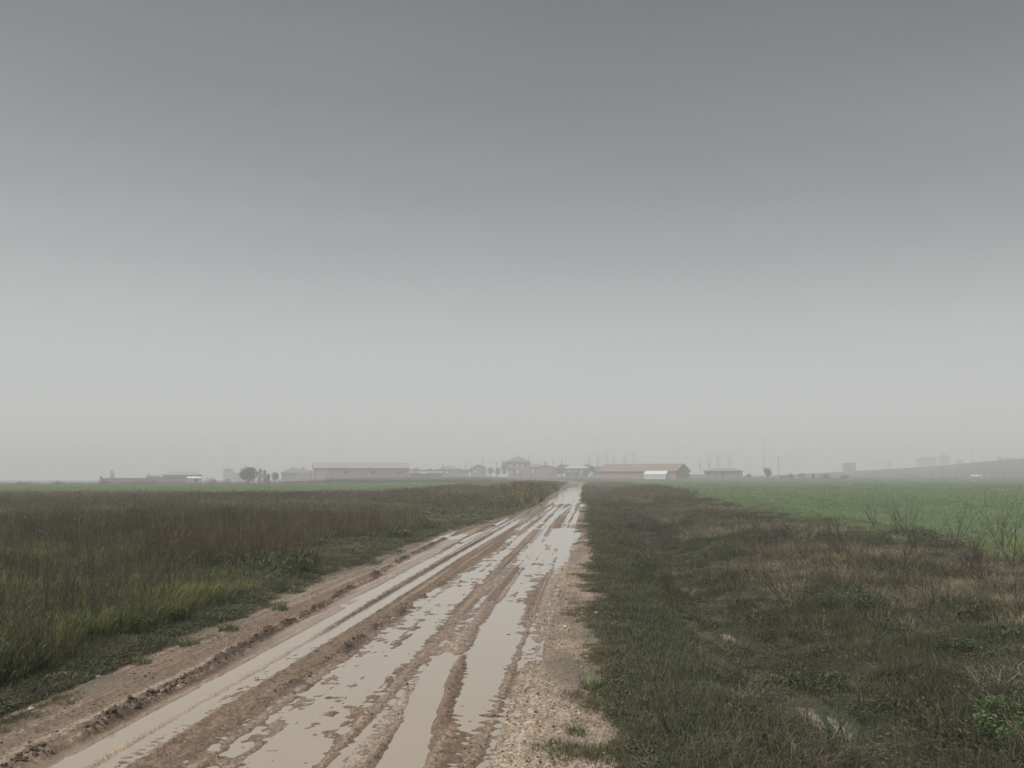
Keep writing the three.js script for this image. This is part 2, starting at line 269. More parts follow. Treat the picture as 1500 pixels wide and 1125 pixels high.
// ---------------------------------------------------------------- plants that nobody could count: blades, stems, leaves as real geometry, planted over the land
function Strips() { this.p = []; this.c = []; }
Strips.prototype.tri = function (a, b, c, k) { this.p.push(...a, ...b, ...c); this.c.push(...k, ...k, ...k); };
Strips.prototype.strip = function (pts, ws, side, k) {      // a ribbon through pts, widths ws, broad along side
  for (let i = 0; i < pts.length - 1; i++) {
    const A = pts[i], B = pts[i + 1], a = ws[i] / 2, b = ws[i + 1] / 2;
    const A0 = [A[0] - side[0] * a, A[1], A[2] - side[1] * a], A1 = [A[0] + side[0] * a, A[1], A[2] + side[1] * a], B0 = [B[0] - side[0] * b, B[1], B[2] - side[1] * b], B1 = [B[0] + side[0] * b, B[1], B[2] + side[1] * b];
    this.tri(A0, A1, B1, k); if (b > 1e-5) this.tri(A0, B1, B0, k);
  }
};
Strips.prototype.geo = function () { return rawGeo(this.p, this.c); };
const pick = (r, list) => { const [a, b] = list[Math.floor(r() * list.length)]; const t = r(); return a.map((v, i) => mix(v, b[i], t)); };
const GREEN = [[[.062, .092, .024], [.128, .170, .046]]], OLIVE = [[[.062, .064, .026], [.130, .128, .054]]], TAN = [[[.20, .165, .108], [.31, .265, .185]]], BROWN = [[[.060, .048, .029], [.120, .096, .058]]], STRAW = [[[.14, .115, .070], [.21, .178, .115]]];
function grassClump(seed, n, rad, h0, h1, w, lean, tones) {
  const r = rng(seed), S = new Strips();
  for (let i = 0; i < n; i++) {
    const q = rad * Math.sqrt(r()), a = r() * 6.283, x = q * Math.cos(a), z = q * Math.sin(a), h = mix(h0, h1, Math.pow(r(), 1.3)), l = h * lean * (.3 + r()), b = r() * 6.283, f = r() * 3.1416, ww = w * (.6 + .8 * r());
    const dx = Math.cos(b) * l, dz = Math.sin(b) * l, sd = [Math.cos(f), Math.sin(f)];
    S.strip([[x, -.03, z], [x + dx * .25, h * .5, z + dz * .25], [x + dx * .6, h * .85, z + dz * .6], [x + dx * 1.15, h * (lean > .8 ? .86 : 1), z + dz * 1.15]], [ww, ww * .85, ww * .55, 0], sd, pick(r, tones));
  }
  return S.geo();
}
function weedClump(seed, n, rad, h0, h1, w, tones, twigs = 7) {        // dead branching stems with small withered heads
  const r = rng(seed), S = new Strips();
  for (let i = 0; i < n; i++) {
    const q = rad * Math.sqrt(r()), a = r() * 6.283, x = q * Math.cos(a), z = q * Math.sin(a), h = mix(h0, h1, r()), b = r() * 6.283, l = h * .22 * r(), k = pick(r, tones), f = r() * 3.14, sd = [Math.cos(f), Math.sin(f)], tx = x + Math.cos(b) * l, tz = z + Math.sin(b) * l;
    S.strip([[x, -.05, z], [mix(x, tx, .4) + .01 * (r() - .5), h * .5, mix(z, tz, .4)], [tx, h, tz]], [w, w * .8, w * .4], sd, k);
    for (let t = 0; t < twigs; t++) {
      const v = .3 + .7 * r(), y = h * v, bx = mix(x, tx, v), bz = mix(z, tz, v), ba = r() * 6.283, bl = h * (.10 + .2 * r()) * (1.2 - v * .6), ex = bx + Math.cos(ba) * bl * .6, ez = bz + Math.sin(ba) * bl * .6, ey = y + bl * .8, s2 = [Math.cos(f + t), Math.sin(f + t)];
      S.strip([[bx, y, bz], [ex, ey, ez]], [w * .55, w * .35], s2, k);
      const m = w * (.5 + 1.1 * r()); S.tri([ex - m, ey, ez], [ex + m, ey + m * .5, ez + m * .4], [ex, ey + m * 2.2, ez - m * .3], pick(r, tones));
    }
  }
  return S.geo();
}
function leafClump(seed, n, rad, hgt, L, tones) {
  const r = rng(seed), S = new Strips();
  for (let i = 0; i < n; i++) {
    const q = rad * Math.sqrt(r()), a = r() * 6.283, x = q * Math.cos(a), z = q * Math.sin(a), y = hgt * r() * (1 - .6 * q / rad), b = r() * 6.283, e = (r() - .2) * 1.0, l = L * (.5 + r()), k = pick(r, tones);
    const d = [Math.cos(b) * Math.cos(e), Math.sin(e), Math.sin(b) * Math.cos(e)], n2 = [-Math.sin(b), (r() - .5) * .6, Math.cos(b)], m = [x + d[0] * l * .5, y + d[1] * l * .5 + l * .1, z + d[2] * l * .5], tip = [x + d[0] * l, y + d[1] * l, z + d[2] * l], w = l * .28;
    const p0 = [m[0] - n2[0] * w, m[1] - n2[1] * w, m[2] - n2[2] * w], p1 = [m[0] + n2[0] * w, m[1] + n2[1] * w, m[2] + n2[2] * w];
    S.tri([x, y, z], p0, tip, k); S.tri([x, y, z], tip, p1, k);
  }
  return S.geo();
}
const plantMat = new THREE.MeshStandardMaterial({ vertexColors: true, roughness: .8, side: THREE.DoubleSide });
const leafMat = new THREE.MeshPhysicalMaterial({ vertexColors: true, roughness: 1, transmission: .16, thickness: 0, side: THREE.DoubleSide });      // blades let light through
const _m = new THREE.Matrix4(), _q = new THREE.Quaternion(), _e = new THREE.Euler(), _v = new THREE.Vector3(), _s = new THREE.Vector3();
let squash = 1;                      // far clumps are drawn broader but not taller
class Planting {
  constructor(name, label, category, geos) { Object.assign(this, { name, label, category, geos, lists: geos.map(() => []) }); }
  put(r, x, s, size, tall = 1, tint = [1, 1, 1], tilt = .12, y = ground(x, s)) { this.lists[Math.floor(r() * this.geos.length)].push([x, y, -s, size, tall * squash, tint, r() * 6.283, (r() - .5) * tilt, (r() - .5) * tilt]); }
  build() {
    this.geos.forEach((g, k) => {
      const L = this.lists[k]; if (!L.length) return;
      const im = new THREE.InstancedMesh(g, leafMat, L.length); im.name = numbered(this.name); im.castShadow = im.receiveShadow = true;
      L.forEach(([x, y, z, sz, tall, t, yaw, a, b], i) => { _e.set(a, yaw, b); im.setMatrixAt(i, _m.compose(_v.set(x, y, z), _q.setFromEuler(_e), _s.set(sz, sz * tall, sz))); im.setColorAt(i, C(...t)); });
      scene.add(im); kind(im, 'stuff', this.label, this.category);
    });
  }
}
const short = new Planting('verge_grass', 'short trodden grass along the edges of the dirt road', 'grass', [1, 2, 3].map(k => grassClump(k, 110, .16, .02, .075, .0035, .9, [...GREEN, ...OLIVE, ...OLIVE, ...STRAW])));
const rank = new Planting('rank_grass', 'long bright green grass among the weeds', 'grass', [4, 5, 6].map(k => grassClump(k, 80, .2, .12, .42, .005, .5, [...GREEN, ...GREEN, ...OLIVE, ...STRAW])));
const dry = new Planting('dry_grass', 'bleached dry grass tangled through the weeds', 'grass', [7, 8, 9].map(k => grassClump(k, 70, .2, .10, .36, .004, 1.1, [...TAN, ...STRAW, ...STRAW, ...OLIVE])));
const weeds = new Planting('dead_weeds', 'dense brown dead weed stems', 'weeds', [10, 11, 12, 13].map(k => weedClump(k, 14, .26, .26, .7, .0048, [...BROWN, ...BROWN, ...STRAW], 9)));
const herb = new Planting('ditch_herbs', 'low dark green leafy herbs covering the ditch banks', 'herbs', [14, 15, 16].map(k => leafClump(k, 130, .18, .11, .032, [...GREEN, ...OLIVE, ...OLIVE])));
const crop = new Planting('cereal_crop', 'young green cereal crop covering the field', 'crop', [17, 18, 19].map(k => grassClump(k, 120, .28, .07, .17, .007, 1.15, [[[.112, .172, .068], [.148, .212, .086]], [[.125, .168, .074], [.165, .208, .094]]])));
const cropFar = new Planting('distant_crop', 'far part of the green cereal field', 'crop', [20, 21].map(k => grassClump(k, 130, 1.3, .07, .17, .04, 1.3, [[[.116, .178, .082], [.150, .218, .102]], [[.13, .174, .088], [.165, .208, .105]]])));
const weedsFar = new Planting('distant_weeds', 'far mass of brown and olive weeds', 'weeds', [22, 23, 24].map(k => { const a = grassClump(k, 60, .9, .2, .6, .03, .4, [...BROWN, ...OLIVE, ...STRAW]), b = weedClump(k + 50, 22, .9, .3, .75, .018, [...BROWN, ...BROWN, ...STRAW], 5); return mergeGeometries([a, b]); }));
const litter = new Planting('fallen_twigs', 'tangle of dead brown twigs lying in the ditch', 'twigs', [25, 26].map(k => weedClump(k, 16, .22, .08, .3, .005, [...BROWN, [[.1, .08, .06], [.15, .125, .1]]], 6)));

const inPool = (x, s) => POOLS.some(([px, ps, rx, rs]) => Math.hypot((x - px) / rx, (s - ps) / rs) < 1.35);
{
  const r = rng(2024), inView = (x, s, m = 3) => { const a = Math.atan2(x, s) * 180 / Math.PI; return a > -38.5 - m && a < 27.5 + m; };
  // right strip: verge, ditch, bank; low and uneven, in clumps and gaps
  for (let k = 0; k < 32000; k++) {
    const s = 3.4 * Math.pow(75 / 3.4, r() * .98), eR = Math.pow(r(), 1.05) * 8.8, x = tab(EDGE_R, s) + eR; if (!inView(x, s)) continue; if (inPool(x, s)) { if (r() < .35) rank.put(r, x, s, .3 + .3 * r(), .5 + .3 * r(), [.7, .75, .6], .5); continue; }
    const patch = fbm(x * .55 + 3, s * .45, 3), p2 = fbm(x * .28, s * .22 + 30, 2), clump = ss(-.25, .35, fbm(x * 1.7 + 40, s * 1.5, 3)), far = ss(10, 45, s), big = 1 + far * 1.0, q = r(); squash = 1 / big;
    const sh = (.4 + 1.0 * r()) * .64, T = [sh * .88, sh * .85, sh * .8], up = (.45 + .95 * clump) * (1 - .45 * ss(5.2, 7, eR));
    if (eR < .9 + .35 * patch) { if (eR > .02 + .3 * noise(x * 4, s * 1.1) || r() < .15) short.put(r, x, s, (.7 + .7 * r()) * big, mix(.6, 1.6, r()) * ss(-.2, .5, eR), [sh * (1 - .1 * p2), sh, sh * .9]); if (q < .10) herb.put(r, x, s, .7 * big, 1, T); else if (q < .13) dry.put(r, x, s, .4 * big, .6, T); }
    else if (eR < 2.9) {
      if (q < .26) herb.put(r, x, s, (.6 + .6 * r()) * big, 1.1 * up, T); else if (q < .70) short.put(r, x, s, 1.05 * big, 1.5 * up, [sh * .9, sh * .95, sh * .8]); else if (q < .80) litter.put(r, x, s, (.6 + .5 * r()) * big, up, T); else if (q < .86) weeds.put(r, x, s, (.25 + .3 * r()) * big, up, T, .5); else dry.put(r, x, s, (.45 + .4 * r()) * big, .7 * up, [sh * 1.2, sh * 1.16, sh * 1.05]);
    } else if (eR < 7.9 + .6 * patch) {
      const tan = ss(-.02, .22, patch + .12 * ss(3.2, 4.6, eR) - .1 * ss(6, 7.5, eR)), br = ss(.0, .2, p2);
      if (q < .50 * tan + .05) dry.put(r, x, s, (.5 + .5 * r()) * big, (.6 + .35 * r()) * up, [sh * 1.75, sh * 1.68, sh * 1.5]); else if (q < .66) short.put(r, x, s, 1.15 * big, 1.9 * up, [sh * .95, sh * .97, sh * .82]); else if (q < .77 - .1 * tan) herb.put(r, x, s, (.7 + .6 * r()) * big, 1.3 * up, T); else if (q < .86 + .08 * br) weeds.put(r, x, s, (.3 + .35 * r()) * big, up, T, .4); else rank.put(r, x, s, (.4 + .35 * r()) * big, .65 * up, [sh * .75, sh * .78, sh * .68]);
    } else if (r() < .4) rank.put(r, x, s, (.45 + .3 * r()) * big, .8, [sh * .95, sh * 1.05, sh * .8]);
  }
  // left verge and weed field
  for (let k = 0; k < 46000; k++) {
    const s = 3.4 * Math.pow(60 / 3.4, r()), wide = Math.max(3, s * .85 + 1), eL = wide * Math.pow(r(), 1.25), x = tab(EDGE_L, s) - eL; if (!inView(x, s)) continue;
    const patch = fbm(x * .4, s * .4 + 9, 3), p2 = fbm(x * .16 + 7, s * .16, 2), clump = ss(-.28, .32, fbm(x * .9 + 11, s * .8, 3)), far = ss(12, 50, s), big = 1 + far * 1.1, q = r(), sh = (.4 + 1.05 * r() + .5 * p2) * .82, T = [sh * .85, sh * .85, sh * .85], up = .45 + .85 * clump; squash = 1 / big;
    if (eL < .5 + .3 * patch + .6 * fbm(x * 1.1 + 2, s * .9, 2)) { if (eL > -.05 + .4 * noise(x * 3, s * 1.2) || r() < .12) short.put(r, x, s, (.8 + .7 * r()) * big, mix(.7, 1.7, r()) * ss(-.3, .6, eL), [sh * (1 - .1 * p2), sh, sh * .9]); if (q < .10) herb.put(r, x, s, .8 * big, 1, T); else if (q < .16) dry.put(r, x, s, .45 * big, .7, [sh * .8, sh * .78, sh * .72]); continue; }
    const gx = (x + 8.0) / 4.0, gs = (s - 11.6 + (x + 8.0) * .9) / 4.4, green = ss(1.3, .75, Math.hypot(gx, gs) + .55 * patch), g2 = ss(.12, .30, fbm(x * .22 + 31, s * .18, 2)) * .7;
    if (green > .05 && r() < green) { if (q < .80) rank.put(r, x, s, .65 + .4 * r(), (.5 + .35 * r()) * (.6 + .6 * clump), [sh * 1.52, sh * 1.5, sh * .92]); else if (q < .86) dry.put(r, x, s, .6 + .3 * r(), .8, [sh * .85, sh * .84, sh * .75]); else if (q < .95) herb.put(r, x, s, 1.2, 1.7 * up, T); else weeds.put(r, x, s, .6 + .4 * r(), 1.0, T); continue; }
    if (eL < 1.6 + patch && q < .5) { if (q < .2) rank.put(r, x, s, (.45 + .3 * r()) * big, .75 * up, [sh * .8, sh * .8, sh * .68]); else if (q < .38) dry.put(r, x, s, (.45 + .4 * r()) * big, .8 * up, [sh * .78, sh * .72, sh * .62]); else if (q < .48) herb.put(r, x, s, 1.0 * big, 1.3 * up, T); else short.put(r, x, s, 1.3 * big, 2, [sh * .85, sh * .87, sh * .8]); continue; }
    if (r() < g2) { if (q < .7) rank.put(r, x, s, (.55 + .3 * r()) * big, .8 * up, [sh * .9, sh * .98, sh * .75]); else herb.put(r, x, s, 1.3 * big, 2 * up, [sh * .9, sh, sh * .85]); continue; }
    const tan = ss(.0, .3, p2 + .25 * ss(20, 30, s) * ss(4, 9, eL));
    if (q < .58 - .3 * tan) weeds.put(r, x, s, (.5 + .42 * r()) * big, mix(.8, 1.1, r()) * up * (1 - .2 * far), [sh * 1.12, sh * 1.08, sh * .90], .3); else if (q < .78) dry.put(r, x, s, (.6 + .4 * r()) * big, .8 * up, [sh * mix(.58, .95, tan), sh * mix(.52, .92, tan), sh * mix(.45, .78, tan)]); else if (q < .92) rank.put(r, x, s, (.55 + .3 * r()) * big, .75 * up, [sh * mix(.6, .9, tan), sh * mix(.58, .88, tan), sh * mix(.5, .7, tan)]); else herb.put(r, x, s, 1.2 * big, 2 * up, [sh * .85, sh * .9, sh * .8]);
  }
  // grass creeping out over the road margins in broken patches
  for (let k = 0; k < 5200; k++) {
    const s = 3.4 * Math.pow(60 / 3.4, r()), right = r() < .5, e = .55 * Math.pow(r(), 1.6), x = right ? tab(EDGE_R, s) + .12 - e : tab(EDGE_L, s) - .12 + e; if (fbm(x * 2.3 + (right ? 0 : 50), s * 1.5, 3) < -.12 + e * .75) continue;
    const big = 1 + ss(10, 45, s), sh = (.55 + .7 * r()) * .8; squash = 1 / big; short.put(r, x, s, (.3 + .5 * r()) * big, .5 + .5 * r(), [sh * 1.05, sh, sh * .85], .3, Math.max(ground(x, s), mud(x, s).h));
  }
  squash = 1;
  // weed field further off, up to the green strip
  for (let k = 0; k < 17000; k++) {
    const s = Math.sqrt(mix(48 * 48, 185 * 185, Math.pow(r(), 1.3))), x = bend(s) + tab(EDGE_L, s) - .6 - (s * .82) * Math.pow(r(), 1.3); if (!inView(x, s, 1)) continue;
    const d = Math.hypot(x, s), strip = ss(71, 74, s + 4 * fbm(x * .05, 3, 2)) * ss(-12, -18, x + (s - 72) * .12), sh = .8 + .4 * r(), p = fbm(x * .06, s * .05, 3), near = ss(-22, -5, x);
    if (d > 184) continue; if (strip > .5) { if (d < 180) { cropFar.put(r, x, s, .7 + .3 * r(), .6, [sh * 1.05, sh, sh * .8]); } continue; }
    const t = ss(-.1, .25, p), hump = .6 + .9 * ss(-.15, .3, fbm(x * .22 + 5, s * .12, 2)); weedsFar.put(r, x, s, .8 + .5 * r(), hump * mix(.38, .8 - .42 * ss(95, 140, s), near) * (1 - .35 * ss(50, 70, s) * (1 - near)), [sh * mix(.92, 1.4, t), sh * mix(.91, 1.42, t), sh * mix(.78, 1.15, t)]);
  }
  for (let k = 0; k < 5000; k++) {           // rough edge beyond the strip, and the weeds between the road and the village
    const d = mix(176, 330, r()), a = mix(-39, .5, r()), [x, z] = polar(a, d), s = -z; if (x > bend(s) + tab(EDGE_L, s) - .5 && s < 336) continue; const sh = .8 + .4 * r(); if (a < -18 && d > 184 && r() < .8) continue;
    weedsFar.put(r, x, s, .8 + .6 * r(), a < -21 ? .5 + .6 * r() * r() : a > -7 ? .4 : .7, [sh * .9, sh * 1.05, sh * .85]);
  }
  for (let k = 0; k < 5000; k++) {           // weeds along the right of the road further off
    const s = 60 * Math.pow(235 / 60, r()), x = bend(s) + tab(EDGE_R, s) + .4 + r() * 7.6; const sh = .8 + .4 * r(), p = fbm(x * .2, s * .05 + 50, 2);
    weedsFar.put(r, x, s, .6 + .5 * r(), (.34 + .4 * ss(0, .3, p)) * (1 - .35 * ss(110, 150, s)), [sh, sh * 1.05, sh * .9]);
  }
  // the crop on the right
  for (let k = 0; k < 26000; k++) {
    const s = Math.sqrt(mix(13 * 13, 75 * 75, Math.pow(r(), 1.2))), x = 7.7 + .6 * noise(s * .8, 4) + r() * (s * .62 + 2); if (!inView(x, s)) continue; const p = fbm(x * .1, s * .1, 3), sh = (.85 + .3 * r()) * 1.12;
    const lush = ss(1.3, .4, Math.hypot((x - 9.6) / 2.4, (s - 17.5) / 3.5));
    crop.put(r, x, s, (.95 + .3 * r()) * (1 + .5 * ss(25, 70, s)), (1 + .25 * p) * (1 + .4 * lush), [sh * (1 + .1 * p + .2 * lush), sh * (1 + .1 * p + .08 * lush), sh * (1 - .2 * lush)]);
  }
  for (let k = 0; k < 16000; k++) {
    const d = Math.sqrt(mix(60 * 60, 318 * 318, Math.pow(r(), 1.15))), a = mix(-2, 30, r()), [x, z] = polar(a, d), s = -z; if (x < bend(s) + tab(EDGE_R, s) + 8.3 + .4 * noise(s * .1, 2)) continue; const p = fbm(x * .04, s * .04, 3), sh = .87 + .26 * r();
    cropFar.put(r, x, s, .8 + .3 * r(), .9, [sh * (1 + .45 * p), sh * (1 + .15 * p), sh * (1 - .1 * p)]);
  }
}
for (const p of [short, rank, dry, weeds, herb, crop, cropFar, weedsFar, litter]) p.build();
// ---------------------------------------------------------------- the village, building by building (bearings from the road, distances in metres, heights above the camera's datum)
const wear = dataTex(256, 256, (a, b) => { const v = .82 + .18 * pnoise(a * 6, b * 6, 6) + .12 * pnoise(a * 40, b * 40, 40) + .08 * pnoise(a * 90, b * 12, 90); return [v, v, v]; }, true);
const M = {
  rose: mat(.50, .285, .235, .9, { map: wear }), barnBrick: mat(.36, .215, .17, .9, { map: wear }),
  brick: mat(.40, .255, .205, .9, { map: wear }), pink: mat(.42, .30, .25, .9, { map: wear }), pilaster: mat(.42, .33, .28, .9), grey: mat(.33, .32, .30, .9, { map: wear }), stone: mat(.30, .275, .245, .92, { map: wear }),
  cream: mat(.52, .47, .38, .9, { map: wear }), tan: mat(.46, .40, .30, .9, { map: wear }), white: mat(.78, .77, .74, .6), glass: mat(.05, .055, .06, .15), dark: mat(.06, .055, .05, .8),
  sheet: mat(.30, .285, .265, .6, { map: wear }), tile: mat(.215, .142, .118, .85, { map: wear }), darkTile: mat(.19, .15, .13, .85, { map: wear }), brownTile: mat(.24, .19, .15, .85, { map: wear }), poly: mat(.60, .61, .60, .4), door: mat(.42, .43, .44, .6),
  wood: mat(.13, .10, .075, .9), metal: mat(.30, .31, .32, .5), bark: mat(.10, .085, .07, .95), twig: mat(.05, .04, .032, .9), concrete: mat(.36, .35, .33, .9), rubber: mat(.03, .03, .03, .9),
};
function building(name, label, category, az, d, turn = 0, group) { const [x, , z] = onGround(az, d); const g = thing(name, label, category, group, x, ground(x, -z) - .35, z, R(-az + turn)); g.userData.datum = undefined; delete g.userData.datum; return g; }
const up = (g, y) => y - g.position.y;              // a height above the datum in the building's own axes
function gableBody(g, w, dep, eaveY, ridgeY, wallM, roofM, along = 'x', over = .35) {
  const e = up(g, eaveY), r = up(g, ridgeY), span = along === 'x' ? dep : w, len = along === 'x' ? w : dep, h2 = span / 2;
  const spin = geo => { if (along === 'x') geo.rotateY(Math.PI / 2); return geo; };
  addMesh('wall', spin(prism([[-h2, 0], [h2, 0], [h2, e], [0, r], [-h2, e]], len)), wallM, g);
  const k = (r - e) / h2, o = over, t = .18, y0 = .04;
  addMesh('roof', spin(prism([[-h2 - o, e - k * o + y0], [0, r + y0], [h2 + o, e - k * o + y0], [h2 + o, e - k * o + t + y0], [0, r + t + y0], [-h2 - o, e - k * o + t + y0]], len + 2 * o)), roofM, g);
}
function hipBody(g, w, dep, eaveY, ridgeY, wallM, roofM, over = .5, ridgeLen) {
  const e = up(g, eaveY), r = up(g, ridgeY), a = w / 2 + over, b = dep / 2 + over, q = (ridgeLen ?? Math.max(.4, w - dep)) / 2;
  addMesh('wall', box(w, e, dep), wallM, g);
  const y = e + .01, P = [[-a, y, b], [a, y, b], [a, y, -b], [-a, y, -b], [-a, y + .16, b], [a, y + .16, b], [a, y + .16, -b], [-a, y + .16, -b], [-q, r, 0], [q, r, 0]], p = [], f = (...i) => { for (let k = 1; k < i.length - 1; k++) p.push(...P[i[0]], ...P[i[k]], ...P[i[k + 1]]); };
  f(3, 2, 1, 0); f(0, 1, 5, 4); f(1, 2, 6, 5); f(2, 3, 7, 6); f(3, 0, 4, 7); f(4, 5, 9, 8); f(6, 7, 8, 9); f(5, 6, 9); f(7, 4, 8);
  const uv = []; for (let i = 0; i < p.length; i += 3) uv.push(p[i] / 6, (p[i + 1] + p[i + 2]) / 6);
  return addMesh('roof', rawGeo(p, null, uv), roofM, g);
}
function opening(g, name, x, y0, y1, w, zf, m, frameM) { const a = up(g, y0), b = up(g, y1), o = addMesh(name, box(w, b - a, .08, x, a, zf + .02), m, g); if (frameM) addMesh('frame', mergeGeometries([box(w + .2, .1, .1, x, b + .003, zf + .02), box(w + .2, .1, .1, x, a - .103, zf + .02), box(.1, b - a, .1, x - w / 2 - .053, a, zf + .02), box(.1, b - a, .1, x + w / 2 + .053, a, zf + .02)]), frameM, o); return o; }
function chimney(g, roof, x, z, y0, y1, w = .7) { addMesh('chimney', mergeGeometries([box(w, up(g, y1) - up(g, y0), w, x, up(g, y0), z), box(w + .2, .14, w + .2, x, up(g, y1) + .002, z)]), M.brick, roof || g); }

{ // long brick warehouse
  const g = building('brick_warehouse', 'long brick warehouse with grey sheet roof and three dark vents', 'warehouse', -15.75, 330, 5);
  gableBody(g, 36.5, 11, 4.6, 6.6, M.rose, M.sheet);
  for (let k = 0; k < 8; k++) addMesh('pilaster', box(.45, up(g, 4.5), .16, -18 + k * 36 / 7, 0, 5.58), M.pilaster, g);
  for (const x of [-6, 4.3, 14.6]) opening(g, 'vent', x, 2.6, 3.55, 2.3, 5.5, M.dark);
  const dr = opening(g, 'sliding_door', -15.3, .3, 4.2, 3.8, 5.5, M.door); addMesh('rail', box(8, .12, .12, -14, up(g, 4.28), 5.6), M.metal, dr);
  for (const x of [-13.6, -11.2]) opening(g, 'low_hatch', x, .5, 1.3, 1.1, 5.5, M.dark);
}
{ const g = building('open_shed', 'low open shed with a pale fascia joined to the brick warehouse', 'shed', -11.35, 345, 0);
  addMesh('wall', box(13.8, up(g, 2.6), 6, 0, 0, -2), M.stone, g); addMesh('roof', box(14.4, .5, 9, 0, up(g, 3.62), 0), M.darkTile, g); addMesh('fascia', box(14.2, .6, .12, 0, up(g, 2.98), 4.4), M.white, g);
  for (let k = 0; k < 4; k++) addMesh('post', box(.25, up(g, 3.6), .25, -6.6 + k * 4.4, 0, 4.1), M.metal, g); }
{ const g = building('boundary_wall', 'long low plastered wall standing alone at the far left of the field', 'wall', -29.2, 262, 0); addMesh('panel', box(12, up(g, 1.05), .4, -5.6, 0, 0), M.pink, g); addMesh('panel', box(11, up(g, 1.32), .42, 5.9, 0, 0), M.grey, g); for (const x of [-11.8, .2, 11.5]) addMesh('pier', box(.6, up(g, 1.5), .6, x, 0, 0), M.stone, g); }
{ const g = building('grey_barn', 'broad grey barn with flat topped roof behind the long low wall', 'barn', -27.1, 350); hipBody(g, 14, 9, 1.95, 3.3, M.grey, M.sheet, .5, 10); opening(g, 'door', -3, -1.5, 1.4, 3, 4.5, M.dark); }
{ const g = building('small_hut', 'tiny hut with a chimney behind the long low wall', 'hut', -28.8, 330); gableBody(g, 4.4, 4, 1.2, 1.75, M.stone, M.darkTile); chimney(g, null, -1.6, 0, 1.2, 2.4, .4); }
{ const g = building('white_shed', 'small white shed at the end of the long low wall', 'shed', -26.4, 262); gableBody(g, 3.1, 3, .95, 1.2, M.white, M.white); opening(g, 'door', .6, -.9, .8, .9, 1.5, M.dark); }
{ const g = building('tall_house', 'pale square tower house with a lower wing behind the round tree', 'house', -24.3, 540); hipBody(g, 6, 5, 5.6, 6.4, M.cream, M.brownTile, .3); addMesh('wing', box(7, up(g, 3.6), 5, 6.6, 0, -.3), M.grey, g); opening(g, 'window', 0, 3.6, 4.6, .9, 2.5, M.glass, M.white); opening(g, 'window', 5.6, 1.9, 2.8, .9, 2.2, M.glass, M.white); }
{ const g = building('hipped_house', 'dark hipped house with two chimneys behind the tan arched barn', 'house', -19.95, 372); const r = hipBody(g, 13, 9, 2.85, 4.9, M.grey, M.darkTile, .5, 5.6); chimney(g, r, -1.9, 0, 4.4, 5.5, .6); chimney(g, r, 2.6, 0, 4.4, 5.4, .6); opening(g, 'window', -5, 1, 2.1, 1, 4.5, M.glass, M.white); }
{ const g = building('arched_barn', 'small pale tan barn with a rounded roof beside the brick warehouse', 'barn', -19.6, 352); const pr = [[-3, 0], [3, 0]]; for (let k = 0; k <= 14; k++) { const a = k / 14 * Math.PI; pr.push([3 * Math.cos(a), up(g, 1.5) + (up(g, 3.05) - up(g, 1.5)) * Math.sin(a)]); } addMesh('shell', prism(pr, 8), M.cream, g); opening(g, 'door', 0, -.4, 1.7, 2.4, 4, M.tan); }
{ const g = building('low_hip_house', 'grey hipped house with a chimney next to the pink wall', 'house', -9.68, 402); const r = hipBody(g, 8, 7, 4.6, 6.55, M.grey, M.brownTile, .5, 2); chimney(g, r, -3.4, 0, 4.6, 7, .6); opening(g, 'window', -1.5, 2.9, 4, 1, 3.5, M.white); opening(g, 'window', 1.8, 2.9, 4, 1, 3.5, M.glass, M.white); }
{ const g = building('pink_house', 'low pink rendered house with a red flat roof behind the field', 'house', -8.7, 396); addMesh('wall', box(8.3, up(g, 4.1), 6), M.pink, g); addMesh('roof', box(8.8, .45, 6.6, 0, up(g, 4.103), 0), M.tile, g); opening(g, 'door', 2.5, 1.2, 3.2, 1, 3, M.white); }
{ const g = building('gabled_house', 'dark gabled house between the pink house and the trees', 'house', -7.72, 420); gableBody(g, 8, 8, 5.4, 7.2, M.grey, M.darkTile, 'z'); opening(g, 'window', -1.8, 3.2, 4.2, .9, 4, M.white); opening(g, 'window', 1.8, 3.2, 4.2, .9, 4, M.glass, M.white); }
{ // two-storey house in the middle
  const g = building('villa', 'two storey brick house with broad hipped roof and white windows', 'house', -5.0, 400);
  const r = hipBody(g, 11.6, 10, 8.1, 10.9, M.pink, M.darkTile, .8, 1.2); addMesh('finial', mergeGeometries([box(.7, .5, .7, .2, up(g, 10.7), 0), box(.25, 1, .25, .2, up(g, 11.2), 0)]), M.brick, r);
  for (const x of [-3.4, -.4, 2.1]) opening(g, 'window', x, 6.1, 7.2, 1, 5, M.white);
  for (const x of [-3.1, -.2]) opening(g, 'window', x, 3.0, 4.5, 1, 5, M.white);
  for (const x of [2.4, 4.2]) opening(g, 'window', x, 3.2, 4.3, .8, 5, M.glass, M.white);
  addMesh('balcony', box(3, .2, 1.1, -3.1, up(g, 5.2), 5.56), M.concrete, g); opening(g, 'door', 1.2, 1.1, 3.2, 1.1, 5, M.wood);
}
{ const g = building('side_house', 'plain house with low red roof right of the two storey house', 'house', -3.95, 412); gableBody(g, 8, 7, 6, 7.4, M.pink, M.brownTile); opening(g, 'door', -.1, 2.3, 5, 1.1, 3.5, M.white); }
{ const g = building('gabled_annex', 'reddish gable ended annexe with one tall chimney', 'house', -3.1, 390); gableBody(g, 10.6, 9, 5.1, 6.7, M.brick, M.brownTile, 'z'); chimney(g, null, .1, 2, 5.8, 8.2, .8); opening(g, 'window', -2.5, 2.9, 3.9, 1, 4.5, M.glass, M.white); opening(g, 'door', 2.5, 1.1, 3.2, 1.1, 4.5, M.wood); }
